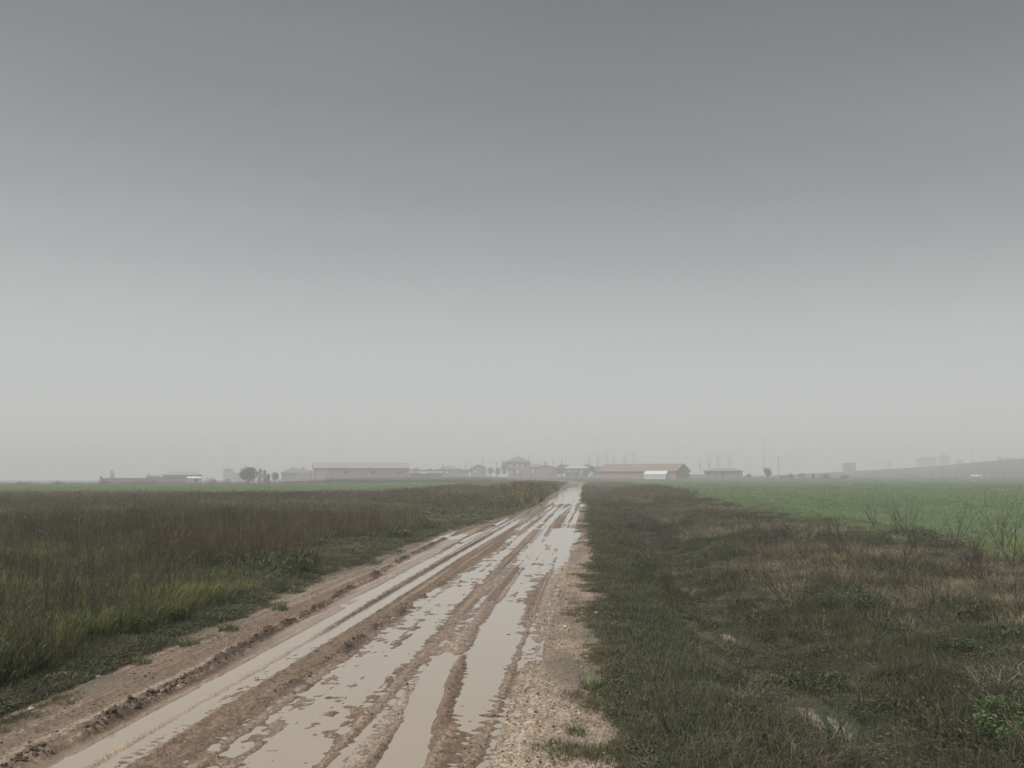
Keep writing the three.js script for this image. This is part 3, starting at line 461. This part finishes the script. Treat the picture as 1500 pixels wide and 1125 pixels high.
{ const g = building('tan_roof_house', 'low house with a tan hipped roof half hidden by the dark thicket', 'house', -.94, 402); hipBody(g, 11, 9, 5.2, 7.6, M.stone, M.tan, .6, 2.5); for (const x of [-3.5, -.5, 2.4]) opening(g, 'window', x, 3, 4.2, 1, 4.5, M.white); }
{ const g = building('gate_wall', 'white rendered gate wall with a taller post beside the two storey house', 'wall', -6.0, 385); addMesh('panel', box(2.6, up(g, 2.6), .3, .1, 0, 0), M.white, g); addMesh('panel', box(1.0, up(g, 1.9), .3, -1.75, 0, 0), M.white, g); addMesh('post', box(.8, up(g, 3.8), .6, 1.82, 0, 0), M.white, g); }
{ // red-roofed barn seen three-quarter from its right gable
  const g = building('red_roof_barn', 'long brick barn with a faded red tile roof beside the pale polytunnel', 'barn', 3.6, 302, -29); gableBody(g, 31, 10.5, 3.35, 5.75, M.barnBrick, M.tile, 'x', .5);
  for (const x of [-11, -6, -1, 4]) opening(g, 'window', x, 1.7, 2.6, 1.2, 5, M.dark); opening(g, 'door', -13.3, .6, 2.8, 2.2, 5, M.wood);
  const e = addMesh('gable_window', box(.08, .9, .8, 15.02, up(g, 3.7), 0), M.dark, g); e.name = 'window'; addMesh('door', box(.08, 2.6, 2.4, 15.02, .9, 1.8), M.wood, g);
}
{ const g = building('polytunnel', 'white plastic covered greenhouse standing before the red roofed barn', 'greenhouse', 4.5, 280, -14); gableBody(g, 7.4, 5, 2.1, 3.15, M.poly, M.poly, 'x', .1); for (let k = 0; k < 7; k++) addMesh('rib', box(.1, up(g, 2.1), .1, -3.5 + k * 1.16, 0, 2.56), M.metal, g); }
{ const g = building('verandah_house', 'low house with wide hipped brown roof between barn and small tree', 'house', 8.9, 330); hipBody(g, 14, 9, 3.4, 4.75, M.stone, M.brownTile, .7, 6); for (const x of [-5.6, -2.5, 1.8, 5.4]) opening(g, 'window', x, 1.8, 2.9, 1.1, 4.5, M.glass, M.white); opening(g, 'door', -.3, .7, 2.8, 1.1, 4.5, M.wood); }
{ const g = building('garden_wall', 'low dark garden wall linking the red barn and the hipped house', 'wall', 7.15, 332); addMesh('panel', box(5.6, up(g, 2.1), .35), M.stone, g); addMesh('coping', box(5.8, .12, .5, 0, up(g, 2.103), 0), M.concrete, g); }
{ const g = building('lean_to', 'tiny dark lean-to shelter among the bushes at the field edge', 'shed', 12.8, 300); addMesh('wall', box(3.2, up(g, 1.6), 2.2), M.wood, g); const r = box(3.7, .12, 2.8, 0, 0, 0); r.rotateZ(.12); r.translate(0, up(g, 1.85), 0); addMesh('roof', r, M.darkTile, g); }
{ const g = building('hilltop_hut', 'square block hut alone on the hazy hillside', 'hut', 16.76, 500); addMesh('wall', box(6.9, up(g, 8.6), 5), M.stone, g); addMesh('roof', box(7.2, .2, 5.3, 0, up(g, 8.603), 0), M.concrete, g); opening(g, 'door', -1, up(g, 0) * 0 + 6, 7.8, 1.2, 2.5, M.dark); }
{ const g = building('ridge_barn', 'faint broad barn on the hill ridge in the haze', 'barn', 21.2, 760); hipBody(g, 15.5, 10, 15.1, 17.4, M.grey, M.darkTile, .4, 7); }
{ const g = building('ridge_house', 'faint narrow pink house with steep roof on the hill ridge', 'house', 22.2, 760); gableBody(g, 8.5, 9, 15.6, 19.4, M.pink, M.tile, 'z'); }
// poles and mast
function pole(az, d, top, label, arm = true) { const [x, y, z] = onGround(az, d, .3), g = thing('utility_pole', label, 'pole', null, x, y, z, R(-az)); const h = top - y, c = new THREE.CylinderGeometry(.11, .17, h, 8); c.translate(0, h / 2, 0); addMesh('shaft', c, M.wood, g); if (arm) { const a = addMesh('crossarm', box(1.3, .12, .12, 0, h - .6, .12), M.wood, g); for (const s of [-.5, .5]) { const i = new THREE.CylinderGeometry(.05, .06, .2, 6); i.translate(s, h - .38, .12); addMesh('insulator', i, M.white, a); } } }
pole(-8.62, 395, 8.2, 'wooden pole rising behind the pink house'); pole(-8.2, 395, 7.8, 'short wooden pole right of the pink house', false); pole(-7.44, 380, 10.1, 'tall wooden pole before the dark gabled house'); pole(-6.49, 375, 8.2, 'wooden pole left of the white gate wall'); pole(-4.25, 396, 11.2, 'thin pole against the right eave of the two storey house', false); pole(-2.54, 385, 9.1, 'wooden pole right of the reddish annexe'); pole(-1.96, 320, 7.9, 'wooden pole standing where the road bends', false); pole(12.45, 420, 11.2, 'lone wooden pole right of the small leafy tree'); pole(19.6, 720, 18.3, 'faint bare pole on the hill ridge left of the broad barn', false); pole(23.7, 720, 23, 'tall faint pole on the hill ridge right of the pink house', false);
{ const [x, y, z] = onGround(11.53, 600, .3), g = thing('radio_mast', 'tall slender lattice mast fading into the haze above the small tree', 'mast', null, x, y, z, .3), h = 28 - y, legs = [];
  for (let k = 0; k < 3; k++) { const a = k * 2.094, c = new THREE.CylinderGeometry(.09, .12, h, 5); c.translate(.55 * Math.cos(a), h / 2, .55 * Math.sin(a)); addMesh('leg', c, M.metal, g); }
  for (let i = 0; i < 18; i++) { const q = box(1.0, .07, .07, 0, i * h / 18, .3); q.rotateY(i * 2.094); addMesh('brace', q, M.metal, g); } addMesh('antenna_panel', mergeGeometries([box(.5, 2.2, .4, .7, h - 3, 0), box(.5, 2.2, .4, -.6, h - 3, .4)]), M.white, g); }
{ // fence along the far side of the right field
  for (let k = 0; k < 13; k++) { const [x, y, z] = onGround(17.63 + k * .637, 322, .25), h = [1.7, 1.5, 1.65, 1.8][k % 4], c = mergeGeometries([(() => { const q = new THREE.CylinderGeometry(.09, .12, h, 7); q.translate(0, h / 2, 0); return q; })()]); const p = addMesh('fence_post', c, M.wood); p.position.set(x, y, z); p.rotation.z = .05 * Math.sin(k * 3); tag(p, 'weathered wooden fence post along the far edge of the crop', 'fence post', 'fence posts along the far edge of the crop'); } }
{ const [x, y, z] = onGround(23.87, 331), g = thing('parked_car', 'small white car parked by the fence beyond the crop', 'car', null, x, y, z, R(-23.87));
  addMesh('body', prism([[-1.75, .3], [1.75, .3], [1.8, .75], [1.1, .88], [.75, 1.38], [-1.1, 1.42], [-1.65, .9], [-1.8, .7]], 1.5), M.white, g); addMesh('window', prism([[-1.45, .92], [.9, .9], [.66, 1.3], [-1.05, 1.33]], 1.53), M.glass, g);
  for (const wx of [-1.1, 1.1]) for (const wz of [-.7, .7]) { const c = new THREE.CylinderGeometry(.3, .3, .2, 14); c.rotateX(Math.PI / 2); c.translate(wx, .3, wz); const w = addMesh('wheel', c, M.rubber, g); const rm = new THREE.CylinderGeometry(.17, .17, .22, 10); rm.rotateX(Math.PI / 2); rm.translate(wx, .3, wz); addMesh('rim', rm, M.metal, w); } }

// ---------------------------------------------------------------- trees and shrubs one can tell apart
function limb(list, a, b, r0, r1, n = 5) { const A = new THREE.Vector3(...a), B = new THREE.Vector3(...b), L = A.distanceTo(B), c = new THREE.CylinderGeometry(r1, r0, L, n, 1, true); c.translate(0, L / 2, 0); c.applyQuaternion(new THREE.Quaternion().setFromUnitVectors(new THREE.Vector3(0, 1, 0), B.clone().sub(A).normalize())); c.translate(A.x, A.y, A.z); list.push(c); }
function branching(list, r, p, dir, len, rad, depth, spread, lift, n = 4) {
  let q = p, dd = dir; const segs = depth > 1 ? 3 : 2;
  for (let i = 0; i < segs; i++) { dd = [dd[0] + (r() - .5) * .3, dd[1] + lift * .1, dd[2] + (r() - .5) * .3]; const l = Math.hypot(...dd); dd = dd.map(v => v / l); const e = q.map((v, k) => v + dd[k] * len / segs), r0 = rad * (1 - .6 * i / segs), r1 = rad * (1 - .6 * (i + 1) / segs); limb(list, q, e, r0, r1, n); q = e;
    if (depth > 0) { const m = depth > 1 ? 2 : 1 + (r() < .5); for (let k = 0; k < m; k++) { const a = r() * 6.283, t = spread * (.5 + r()); branching(list, r, q, [dd[0] + Math.cos(a) * t, dd[1] + (r() - .2) * .3, dd[2] + Math.sin(a) * t], len * (.42 + .25 * r()), r1 * .62, depth - 1, spread, lift, n); } } }
}
function crown(seed, lobes, n, L, tones) {            // leaf faces spread through several lobes, thinner towards their edges
  const r = rng(seed), S = new Strips();
  for (let i = 0; i < n; i++) { const o = lobes[Math.floor(r() * lobes.length)], a = r() * 6.283, c = 2 * r() - 1, q = Math.cbrt(.25 + .75 * r()) * (.82 + .3 * r()), sn = Math.sqrt(1 - c * c), x = o[0] + o[3] * q * sn * Math.cos(a), y = o[1] + o[4] * q * c, z = o[2] + o[3] * q * sn * Math.sin(a), k = pick(r, tones), l = L * (.5 + r()), v = () => [x + (r() - .5) * 2 * l, y + (r() - .5) * 1.6 * l, z + (r() - .5) * 2 * l]; const A = v(), B = v(); S.tri(A, B, v(), k); S.tri(A, v(), B, k); }
  return S.geo();
}
const LEAF = [[[.035, .045, .025], [.055, .068, .034]]], LEAFDULL = [[[.06, .062, .045], [.09, .088, .062]]];
function leafyTree(name, label, category, az, d, w, top, clear, seed, tones = LEAF, shape = 'round', group) {
  const [x, y, z] = onGround(az, d, .2), g = thing(name, label, category, group, x, y, z, 0), h = top - y, r = rng(seed), T = [];
  limb(T, [0, 0, 0], [.05, clear * 1.05, 0], w * .045 + .05, w * .03 + .04, 7); for (let k = 0; k < 5; k++) { const a = r() * 6.283; limb(T, [.05, clear * (.7 + .3 * r()), 0], [Math.cos(a) * w * .3, clear + (h - clear) * (.3 + .4 * r()), Math.sin(a) * w * .3], w * .022 + .03, .02, 5); }
  addMesh('trunk', mergeGeometries(T), M.bark, g); const lobes = [];
  if (shape === 'round') for (let k = 0; k < 14; k++) { const a = k * 2.4 + r(), q = w * .3 * Math.sqrt((k + .5) / 14); lobes.push([Math.cos(a) * q, clear + (h - clear) * (.3 + .42 * r() * (1 - q / w)), Math.sin(a) * q, w * (.18 + .08 * r()), (h - clear) * (.2 + .07 * r())]); }
  else for (let k = 0; k < 7; k++) { const t = (k + .5) / 7; lobes.push([(r() - .5) * w * .25, clear + (h - clear) * t, (r() - .5) * w * .25, w * .46 * Math.sin(Math.PI * (.16 + .8 * (1 - t) * .8 + .02)) + .08, (h - clear) * .13]); }
  addMesh('crown', crown(seed + 1, lobes, 1900, Math.max(.09, w * .045), tones), plantMat, g); return g;
}
function bush(name, label, az, d, w, top, seed, tones = LEAFDULL, group) { const [x, y, z] = onGround(az, d, .1), g = thing(name, label, 'bush', group, x, y, z, 0), h = top - y, r = rng(seed), T = [], lobes = []; for (let k = 0; k < 6; k++) { const a = r() * 6.283, q = w * .33 * Math.sqrt(r()); limb(T, [0, 0, 0], [Math.cos(a) * q, h * .7, Math.sin(a) * q * .6], .05, .02, 5); lobes.push([(r() - .5) * w * .66, h * (.3 + .35 * r()), (r() - .5) * w * .4, w * (.16 + .1 * r()), h * (.24 + .08 * r())]); } addMesh('stem', mergeGeometries(T), M.bark, g); addMesh('foliage', crown(seed + 3, lobes, 900, Math.max(.1, w * .03), tones), plantMat, g); }
function bareTree(label, az, d, w, top, seed, group) { const [x, y, z] = onGround(az, d, .2), g = thing('bare_tree', label, 'tree', group, x, y, z, 0), h = top - y, r = rng(seed), T = [], B = []; limb(T, [0, 0, 0], [.1, h * .55, 0], .22, .12, 6); limb(T, [.1, h * .55, 0], [0, h * .95, 0], .12, .03, 5); addMesh('trunk', mergeGeometries(T), M.bark, g); for (let k = 0; k < 12; k++) { const t = .2 + .7 * r(), a = r() * 6.283; branching(B, r, [.05, h * t, 0], [Math.cos(a) * .5, 1, Math.sin(a) * .5], h * .3 * (1.15 - t * .6), .07, 1, .7 * w / 6, .4, 3); } addMesh('crown', mergeGeometries(B), M.twig, g); }
leafyTree('umbrella_pine', 'dense dark round crowned tree beyond the green strip', 'tree', -23.1, 245, 6.2, 4.9, 1.0, 31);
leafyTree('cypress', 'taller of the dark pointed conifers beside the round tree', 'tree', -22.32, 240, 1.5, 3.45, .2, 33, LEAF, 'cone'); leafyTree('cypress', 'middle dark pointed conifer with a split top beside the round tree', 'tree', -22.0, 240, 1.3, 3.15, .2, 35, LEAF, 'cone'); leafyTree('cypress', 'shortest dark conifer of the row beside the round tree', 'tree', -21.8, 241, .9, 2.2, .1, 37, LEAF, 'cone');
leafyTree('garden_tree', 'small round headed tree between the conifers and the hipped house', 'tree', -21.37, 275, 2.8, 3.5, 1.2, 39, LEAFDULL);
leafyTree('lone_conifer', 'faint thin conifer rising behind the low wall', 'tree', -31.16, 305, 1.8, 3.3, .2, 41, LEAF, 'cone'); bush('hazy_bush', 'faint lone bush on the skyline far left of the wall', -34.1, 300, 3.2, .85, 43);
bush('hedge_bush', 'broad dull hedge bush left of the round tree', -25.4, 288, 4.5, 1.9, 45); bush('hedge_bush', 'lower hedge bush touching the round tree', -24.4, 288, 4, 1.6, 47);
leafyTree('garden_tree', 'pair-height bushy tree behind the left pole of the gate wall', 'tree', -6.9, 430, 4, 7.2, .8, 49, LEAFDULL); leafyTree('garden_tree', 'bushy tree left of the two storey house behind the pole', 'tree', -6.4, 428, 3.6, 7.0, .8, 51, LEAFDULL); leafyTree('tall_conifer', 'dark conifer against the left wall of the two storey house', 'tree', -6.0, 398, 3, 8.6, .4, 53, LEAF, 'cone');
leafyTree('garden_tree', 'dull tree behind the warehouse and the open shed', 'tree', -12.0, 420, 6, 6.2, 1, 83, LEAFDULL); leafyTree('garden_tree', 'spreading dull tree behind the middle of the open shed', 'tree', -11.0, 425, 7, 5.8, 1, 85, LEAFDULL); leafyTree('garden_tree', 'dark tree between the reddish annexe and the bend pole', 'tree', -2.3, 395, 4.5, 6.4, .8, 87, LEAFDULL);
for (const [k, a, w, t, dd] of [[0, -1.5, 3.6, 4.2, 345], [1, -.9, 3.8, 4.6, 340], [2, -.3, 4.2, 4.7, 335], [3, .35, 4.4, 4.2, 332], [4, .95, 3.6, 3.3, 330]]) bush('thicket_bush', ['thicket bush just right of the bend pole', 'thicket bush before the tan roofed house', 'tallest dark thicket bush at the end of the road', 'dark thicket bush under the leafless garden tree', 'low thicket bush touching the red roofed barn'][k], a, dd, w, t, 55 + k * 2);
leafyTree('garden_tree', 'loose leafed tree above the dark thicket by the road end', 'tree', .1, 345, 3.2, 6.7, 1.4, 67, LEAFDULL);
for (const [k, [a, w, t]] of [[.5, 4, 17], [1.1, 5, 18], [1.65, 6, 19.6], [2.4, 4, 17.5], [2.95, 4, 18.6], [7.4, 4, 14], [8.0, 5, 15], [8.55, 5, 17], [9.3, 5, 16], [-.1, 4, 16.2]].entries()) bareTree('faint leafless poplar behind the farm roofs in the haze', a, 540 + (k % 3) * 15, w, t, 90 + k, 'leafless poplars behind the village');
for (const [k, [a, w, t]] of [[-19.2, 6, 5.2], [-17.9, 7, 7.4], [-10.2, 7, 7], [-9.2, 6, 6.6], [-8.1, 5, 7.4], [-5.75, 6, 9.4], [-4.3, 6, 9], [-3.6, 7, 9.2], [-2.0, 7, 8.6], [-1.4, 8, 9.2], [-.3, 7, 9], [.7, 8, 8.4], [1.4, 7, 7.6]].entries()) leafyTree('hazy_tree', 'faint rounded tree behind the village roofs in the haze', 'tree', a, 432 + (k % 4) * 15, w * 1.25, t, 1, 500 + k * 3, LEAF, 'round', 'hazy trees behind the village');
leafyTree('small_tree', 'small leafy tree standing alone right of the hipped house', 'tree', 11.74, 280, 3, 5, .8, 69, LEAFDULL);
bush('round_bush', 'round dark bush at the right corner of the hipped house', 10.55, 326, 2.6, 2.7, 71); bush('field_bush', 'upright bush beside the tiny lean-to', 13.2, 300, 1.6, 2.9, 73); bush('field_bush', 'pale bush behind the lean-to', 13.9, 330, 3.2, 3.4, 75); bush('field_bush', 'narrow upright bush left of the broad field bush', 14.6, 290, 1.4, 2.8, 77); bush('field_bush', 'broad rounded bush at the far edge of the crop', 15.2, 290, 4.2, 2.6, 79); bush('field_bush', 'low straggling bush in front of the square hill hut', 16.5, 282, 3, 2.1, 81);
bush('ridge_bush', 'faint bush on the hill ridge left of the broad barn', 19.1, 760, 5, 16.7, 101); bush('ridge_bush', 'faint bush on the hill ridge between the tall pole and the pink house', 23.1, 765, 9, 16.5, 103); bush('ridge_bush', 'faint spreading bushes at the right end of the hill ridge', 25.3, 770, 14, 17.5, 105);

// bare shrubs on the right bank
const shrubGroup = 'bare twiggy shrubs on the right bank';
function bareShrub(seed, h, n) { const r = rng(seed), A = [], g = new THREE.Group(); const B = []; for (let k = 0; k < n; k++) { const a = r() * 6.283, t = .25 + .5 * r(), dir = [Math.cos(a) * t, 1, Math.sin(a) * t], base = [.05 * (r() - .5), -.05, .05 * (r() - .5)]; branching(k < n / 2 ? A : B, r, base, dir, h * (.65 + .4 * r()), .009, 2, .55, .5, 3); } addMesh('stem', mergeGeometries(A), M.twig, g); addMesh('twig', mergeGeometries(B), M.twig, g); g.name = 'bare_shrub'; return g; }
{ const protos = [[201, 1.0, 4], [205, .85, 6], [209, 1.1, 4]].map(a => bareShrub(...a)), r = rng(5);
  [[3.05, 16.2, .75], [2.96, 13.3, .7], [4.6, 13.2, .8], [5.4, 12.1, .75], [6.2, 14.6, .8], [6.6, 17.6, .9], [7.3, 15.3, 1], [7.7, 14.7, .95], [4.9, 10.2, .6], [4.2, 11.1, .6], [6.6, 12.9, .8], [5.6, 19.2, .8], [7.4, 21, .9], [3.9, 19.4, .7], [7.9, 24, .8], [4.4, 15.3, .7], [5.9, 13.4, .8], [7.9, 17, .9], [3.5, 14.4, .6], [5.0, 17.3, .7], [8.1, 19.5, .8]].forEach(([x, s, sc], i) => { const o = protos[i % 3].clone(); o.name = numbered('bare_shrub'); o.position.set(x, ground(x, s), -s); o.rotation.y = r() * 6.28; o.scale.setScalar(sc); scene.add(o); tag(o, 'leafless thin twigged shrub among the dry grass of the ditch bank', 'shrub', shrubGroup); });
  const o = protos[0].clone(); o.name = numbered('bare_sapling'); o.position.set(.52, ground(.52, 5.65), -5.65); o.scale.setScalar(.42); scene.add(o); tag(o, 'small bare sapling standing in the grass verge beside the road', 'sapling'); }
function leafyShrub(name, label, x, s, w, h, seed, L, tones, n = 1400) { const g = thing(name, label, 'shrub', null, x, ground(x, s), -s, 0), r = rng(seed), T = [], lobes = []; for (let k = 0; k < 7; k++) { const a = r() * 6.283, q = w * .32 * Math.sqrt(r()); limb(T, [0, -.05, 0], [Math.cos(a) * q, h * .7, Math.sin(a) * q], .008, .004, 4); lobes.push([Math.cos(a) * q * 1.5, h * (.12 + .42 * r()), Math.sin(a) * q * 1.5, w * (.12 + .12 * r()), h * (.18 + .2 * r())]); } addMesh('stem', mergeGeometries(T), M.twig, g); addMesh('foliage', crown(seed + 1, lobes, n, L, tones), plantMat, g); }
leafyShrub('leafy_shrub', 'bright green leafy shrub with a dark hollow at the ditch bank', 3.12, 6.75, .55, .40, 301, .013, [[[.05, .085, .024], [.085, .125, .035]]], 2600);
leafyShrub('leafy_shrub', 'small dark green rounded shrub on the right bank', 3.62, 8.95, .42, .28, 305, .012, [[[.04, .068, .024], [.06, .09, .032]]], 2200);
leafyShrub('bramble_mound', 'dark evergreen bramble mound at the top of the ditch bank', 3.5, 11.6, .85, .5, 309, .012, [[[.045, .058, .03], [.075, .09, .045]]], 5000); leafyShrub('bramble_mound', 'purplish brown twiggy mound at the edge of the crop', 5.3, 22, 1.5, .55, 313, .014, [[[.075, .062, .052], [.11, .092, .078]]], 5000); leafyShrub('bramble_mound', 'dark brown thicket mound beside the lush crop corner', 7.2, 18, 1.2, .6, 317, .014, [[[.06, .056, .04], [.095, .086, .058]]], 5000); leafyShrub('bramble_mound', 'dark rounded mound rising from the right verge further along the road', 2.0, 31, 1.5, .9, 321, .02, [[[.066, .058, .046], [.1, .088, .066]]], 5000); leafyShrub('bramble_mound', 'dark low tussock on the right verge before the road narrows', .95, 15.6, .4, .4, 325, .012, [[[.05, .056, .034], [.075, .08, .046]]], 2500);
// tall dead stalks that stand clear of the weeds on the left
{ const r = rng(91), protos = [0, 1, 2].map(k => { const S = weedClump(700 + k, 1 + (k === 2), .05, .95, 1.15, .011, BROWN, 14); return S; });
  [[-9.6, 14.2], [-9.2, 14.8], [-8.4, 13.5], [-10.4, 16.2], [-7.9, 15.5], [-7.3, 14.1], [-11.3, 17.5], [-8.9, 17.2], [-6.9, 16.5], [-9.9, 19.5], [-7.2, 19.4], [-11.8, 20.8], [-6.7, 22], [-8.3, 23], [-6.6, 12.6], [-12.4, 15.8], [-13.1, 18.4], [-6.3, 18], [-10.6, 13.4], [-9.1, 11.9], [-7.6, 17.7], [-14.5, 22.5], [-6.4, 26], [-9.4, 27]].forEach(([x, s], i) => { const o = addMesh('dead_stalk', protos[i % 3], plantMat); o.position.set(x, ground(x, s), -s); o.rotation.set((r() - .5) * .35, r() * 6.28, (r() - .5) * .35); o.scale.setScalar(.75 + .35 * r()); tag(o, 'tall dead weed stalk standing clear of the brown weeds', 'weed stalk', 'tall dead stalks in the left weeds'); }); }
// grass tufts growing on the road margin
{ const tuft = grassClump(801, 130, .09, .03, .11, .005, 1.1, [...GREEN, ...OLIVE, ...OLIVE]), big = grassClump(803, 150, .16, .12, .38, .008, .9, [[[.04, .075, .025], [.07, .11, .04]]]);
  for (const [x, s, sc] of [[.02, 6.95, 1.2], [-.12, 5.72, .8], [-4.0, 9.0, 1.2], [-4.05, 8.2, 1], [-3.95, 10.4, 1.2], [-4.1, 7.4, .9], [-4.3, 12, 1.3]]) { const o = addMesh('grass_tuft', tuft, plantMat); o.position.set(x, mud(x, s).h - .005, -s); o.rotation.y = x * 9; o.scale.setScalar(sc); tag(o, x > -2 ? 'small flat grass tuft on the gravel at the right road margin' : 'small flat grass tuft on the clay at the left road margin', 'grass tuft', x > -2 ? 'tufts on the right road margin' : 'tufts on the left road margin'); }
  const o = addMesh('grass_tuft', big, plantMat); o.position.set(2.12, -.66, -7.75); tag(o, 'lush grass tuft standing in the ditch water', 'grass tuft'); }
// stones, clods and pebbles
function lumpGeo(seed, flat) { const g = new THREE.IcosahedronGeometry(1, 1), p = g.attributes.position; for (let i = 0; i < p.count; i++) { const x = p.getX(i), y = p.getY(i), z = p.getZ(i), k = 1 + .32 * noise(x * 1.7 + seed, y * 1.7 + z * 2.3); p.setXYZ(i, x * k, y * k * flat, z * k); } g.computeVertexNormals(); return g; }
{ const r = rng(61), st = [1, 2, 3].map(k => lumpGeo(k * 9, .6)), sm = mat(.42, .39, .34, .8, { map: wear });
  [[.42, 7.2], [-.02, 4.95], [-.1, 6.2], [-4.2, 6.9], [-4.45, 7.8], [-4.5, 9.4], [-.05, 8.1], [-.3, 9.6], [-4.1, 5.9], [.05, 10.5]].forEach(([x, s], i) => { const o = addMesh('stone', st[i % 3], sm), q = .016 + .018 * r(); o.scale.setScalar(q); o.position.set(x, Math.max(mud(x, s).h, ground(x, s)) + q * .2, -s); o.rotation.y = r() * 6; tag(o, 'small pale stone lying at the edge of the dirt road', 'stone', 'pale stones along the road edges'); });
  const lists = [[], [], []], put = (u, s, q, c) => lists[Math.floor(r() * 3)].push([u, mud(u, s).h + q * .15, -s, q, c]);
  for (let k = 0; k < 1700; k++) { const s = 3.6 * Math.pow(26 / 3.6, r()), g = r() + r() - 1; if (noise(s * 3.1, 21) < -.45) continue; put(tab(RIDGE, s) + g * .085, s, (.007 + .02 * r() * r()) * (1 - .4 * Math.abs(g)), [.085, .058, .040]); }
  for (let k = 0; k < 500; k++) { const s = 3.8 * Math.pow(13 / 3.8, r()); if (noise(s * 2.2, 44) < .0) continue; put(-2.43 + .06 * noise(s * 1.7, 6) + (r() + r() - 1) * .09, s, .006 + .013 * r() * r(), [.07, .052, .038]); }
  for (let k = 0; k < 7000; k++) { const s = 3.6 * Math.pow(30 / 3.6, r()), t = r(), u = t < .55 ? mix(-.8, .25, r()) : t < .8 ? mix(-4.6, -3.5, r()) : mix(-3, -.6, r()), m = mud(u, s); if (m.d < .012 && r() < .93) continue; if (m.packed > .3) continue; const k2 = r(); put(u, s, .0035 + .008 * k2 * k2, r() < .45 ? [.07, .052, .04] : [.22 + .2 * r() * r(), .18 + .16 * r() * r(), .15]); }
  const lm = new THREE.MeshStandardMaterial({ roughness: .85 });
  lists.forEach((L, k) => { const im = new THREE.InstancedMesh(lumpGeo(40 + k * 7, .75), lm, L.length); im.name = numbered('mud_clods'); im.castShadow = im.receiveShadow = true; L.forEach(([x, y, z, q, c], i) => { _e.set(r() * 3, r() * 6, r() * 3); im.setMatrixAt(i, _m.compose(_v.set(x, y, z), _q.setFromEuler(_e), _s.set(q, q, q))); im.setColorAt(i, C(...c)); }); scene.add(im); kind(im, 'stuff', 'crumbled mud clods and grit strewn over the road', 'clods'); }); }
renderer.render(scene, camera);
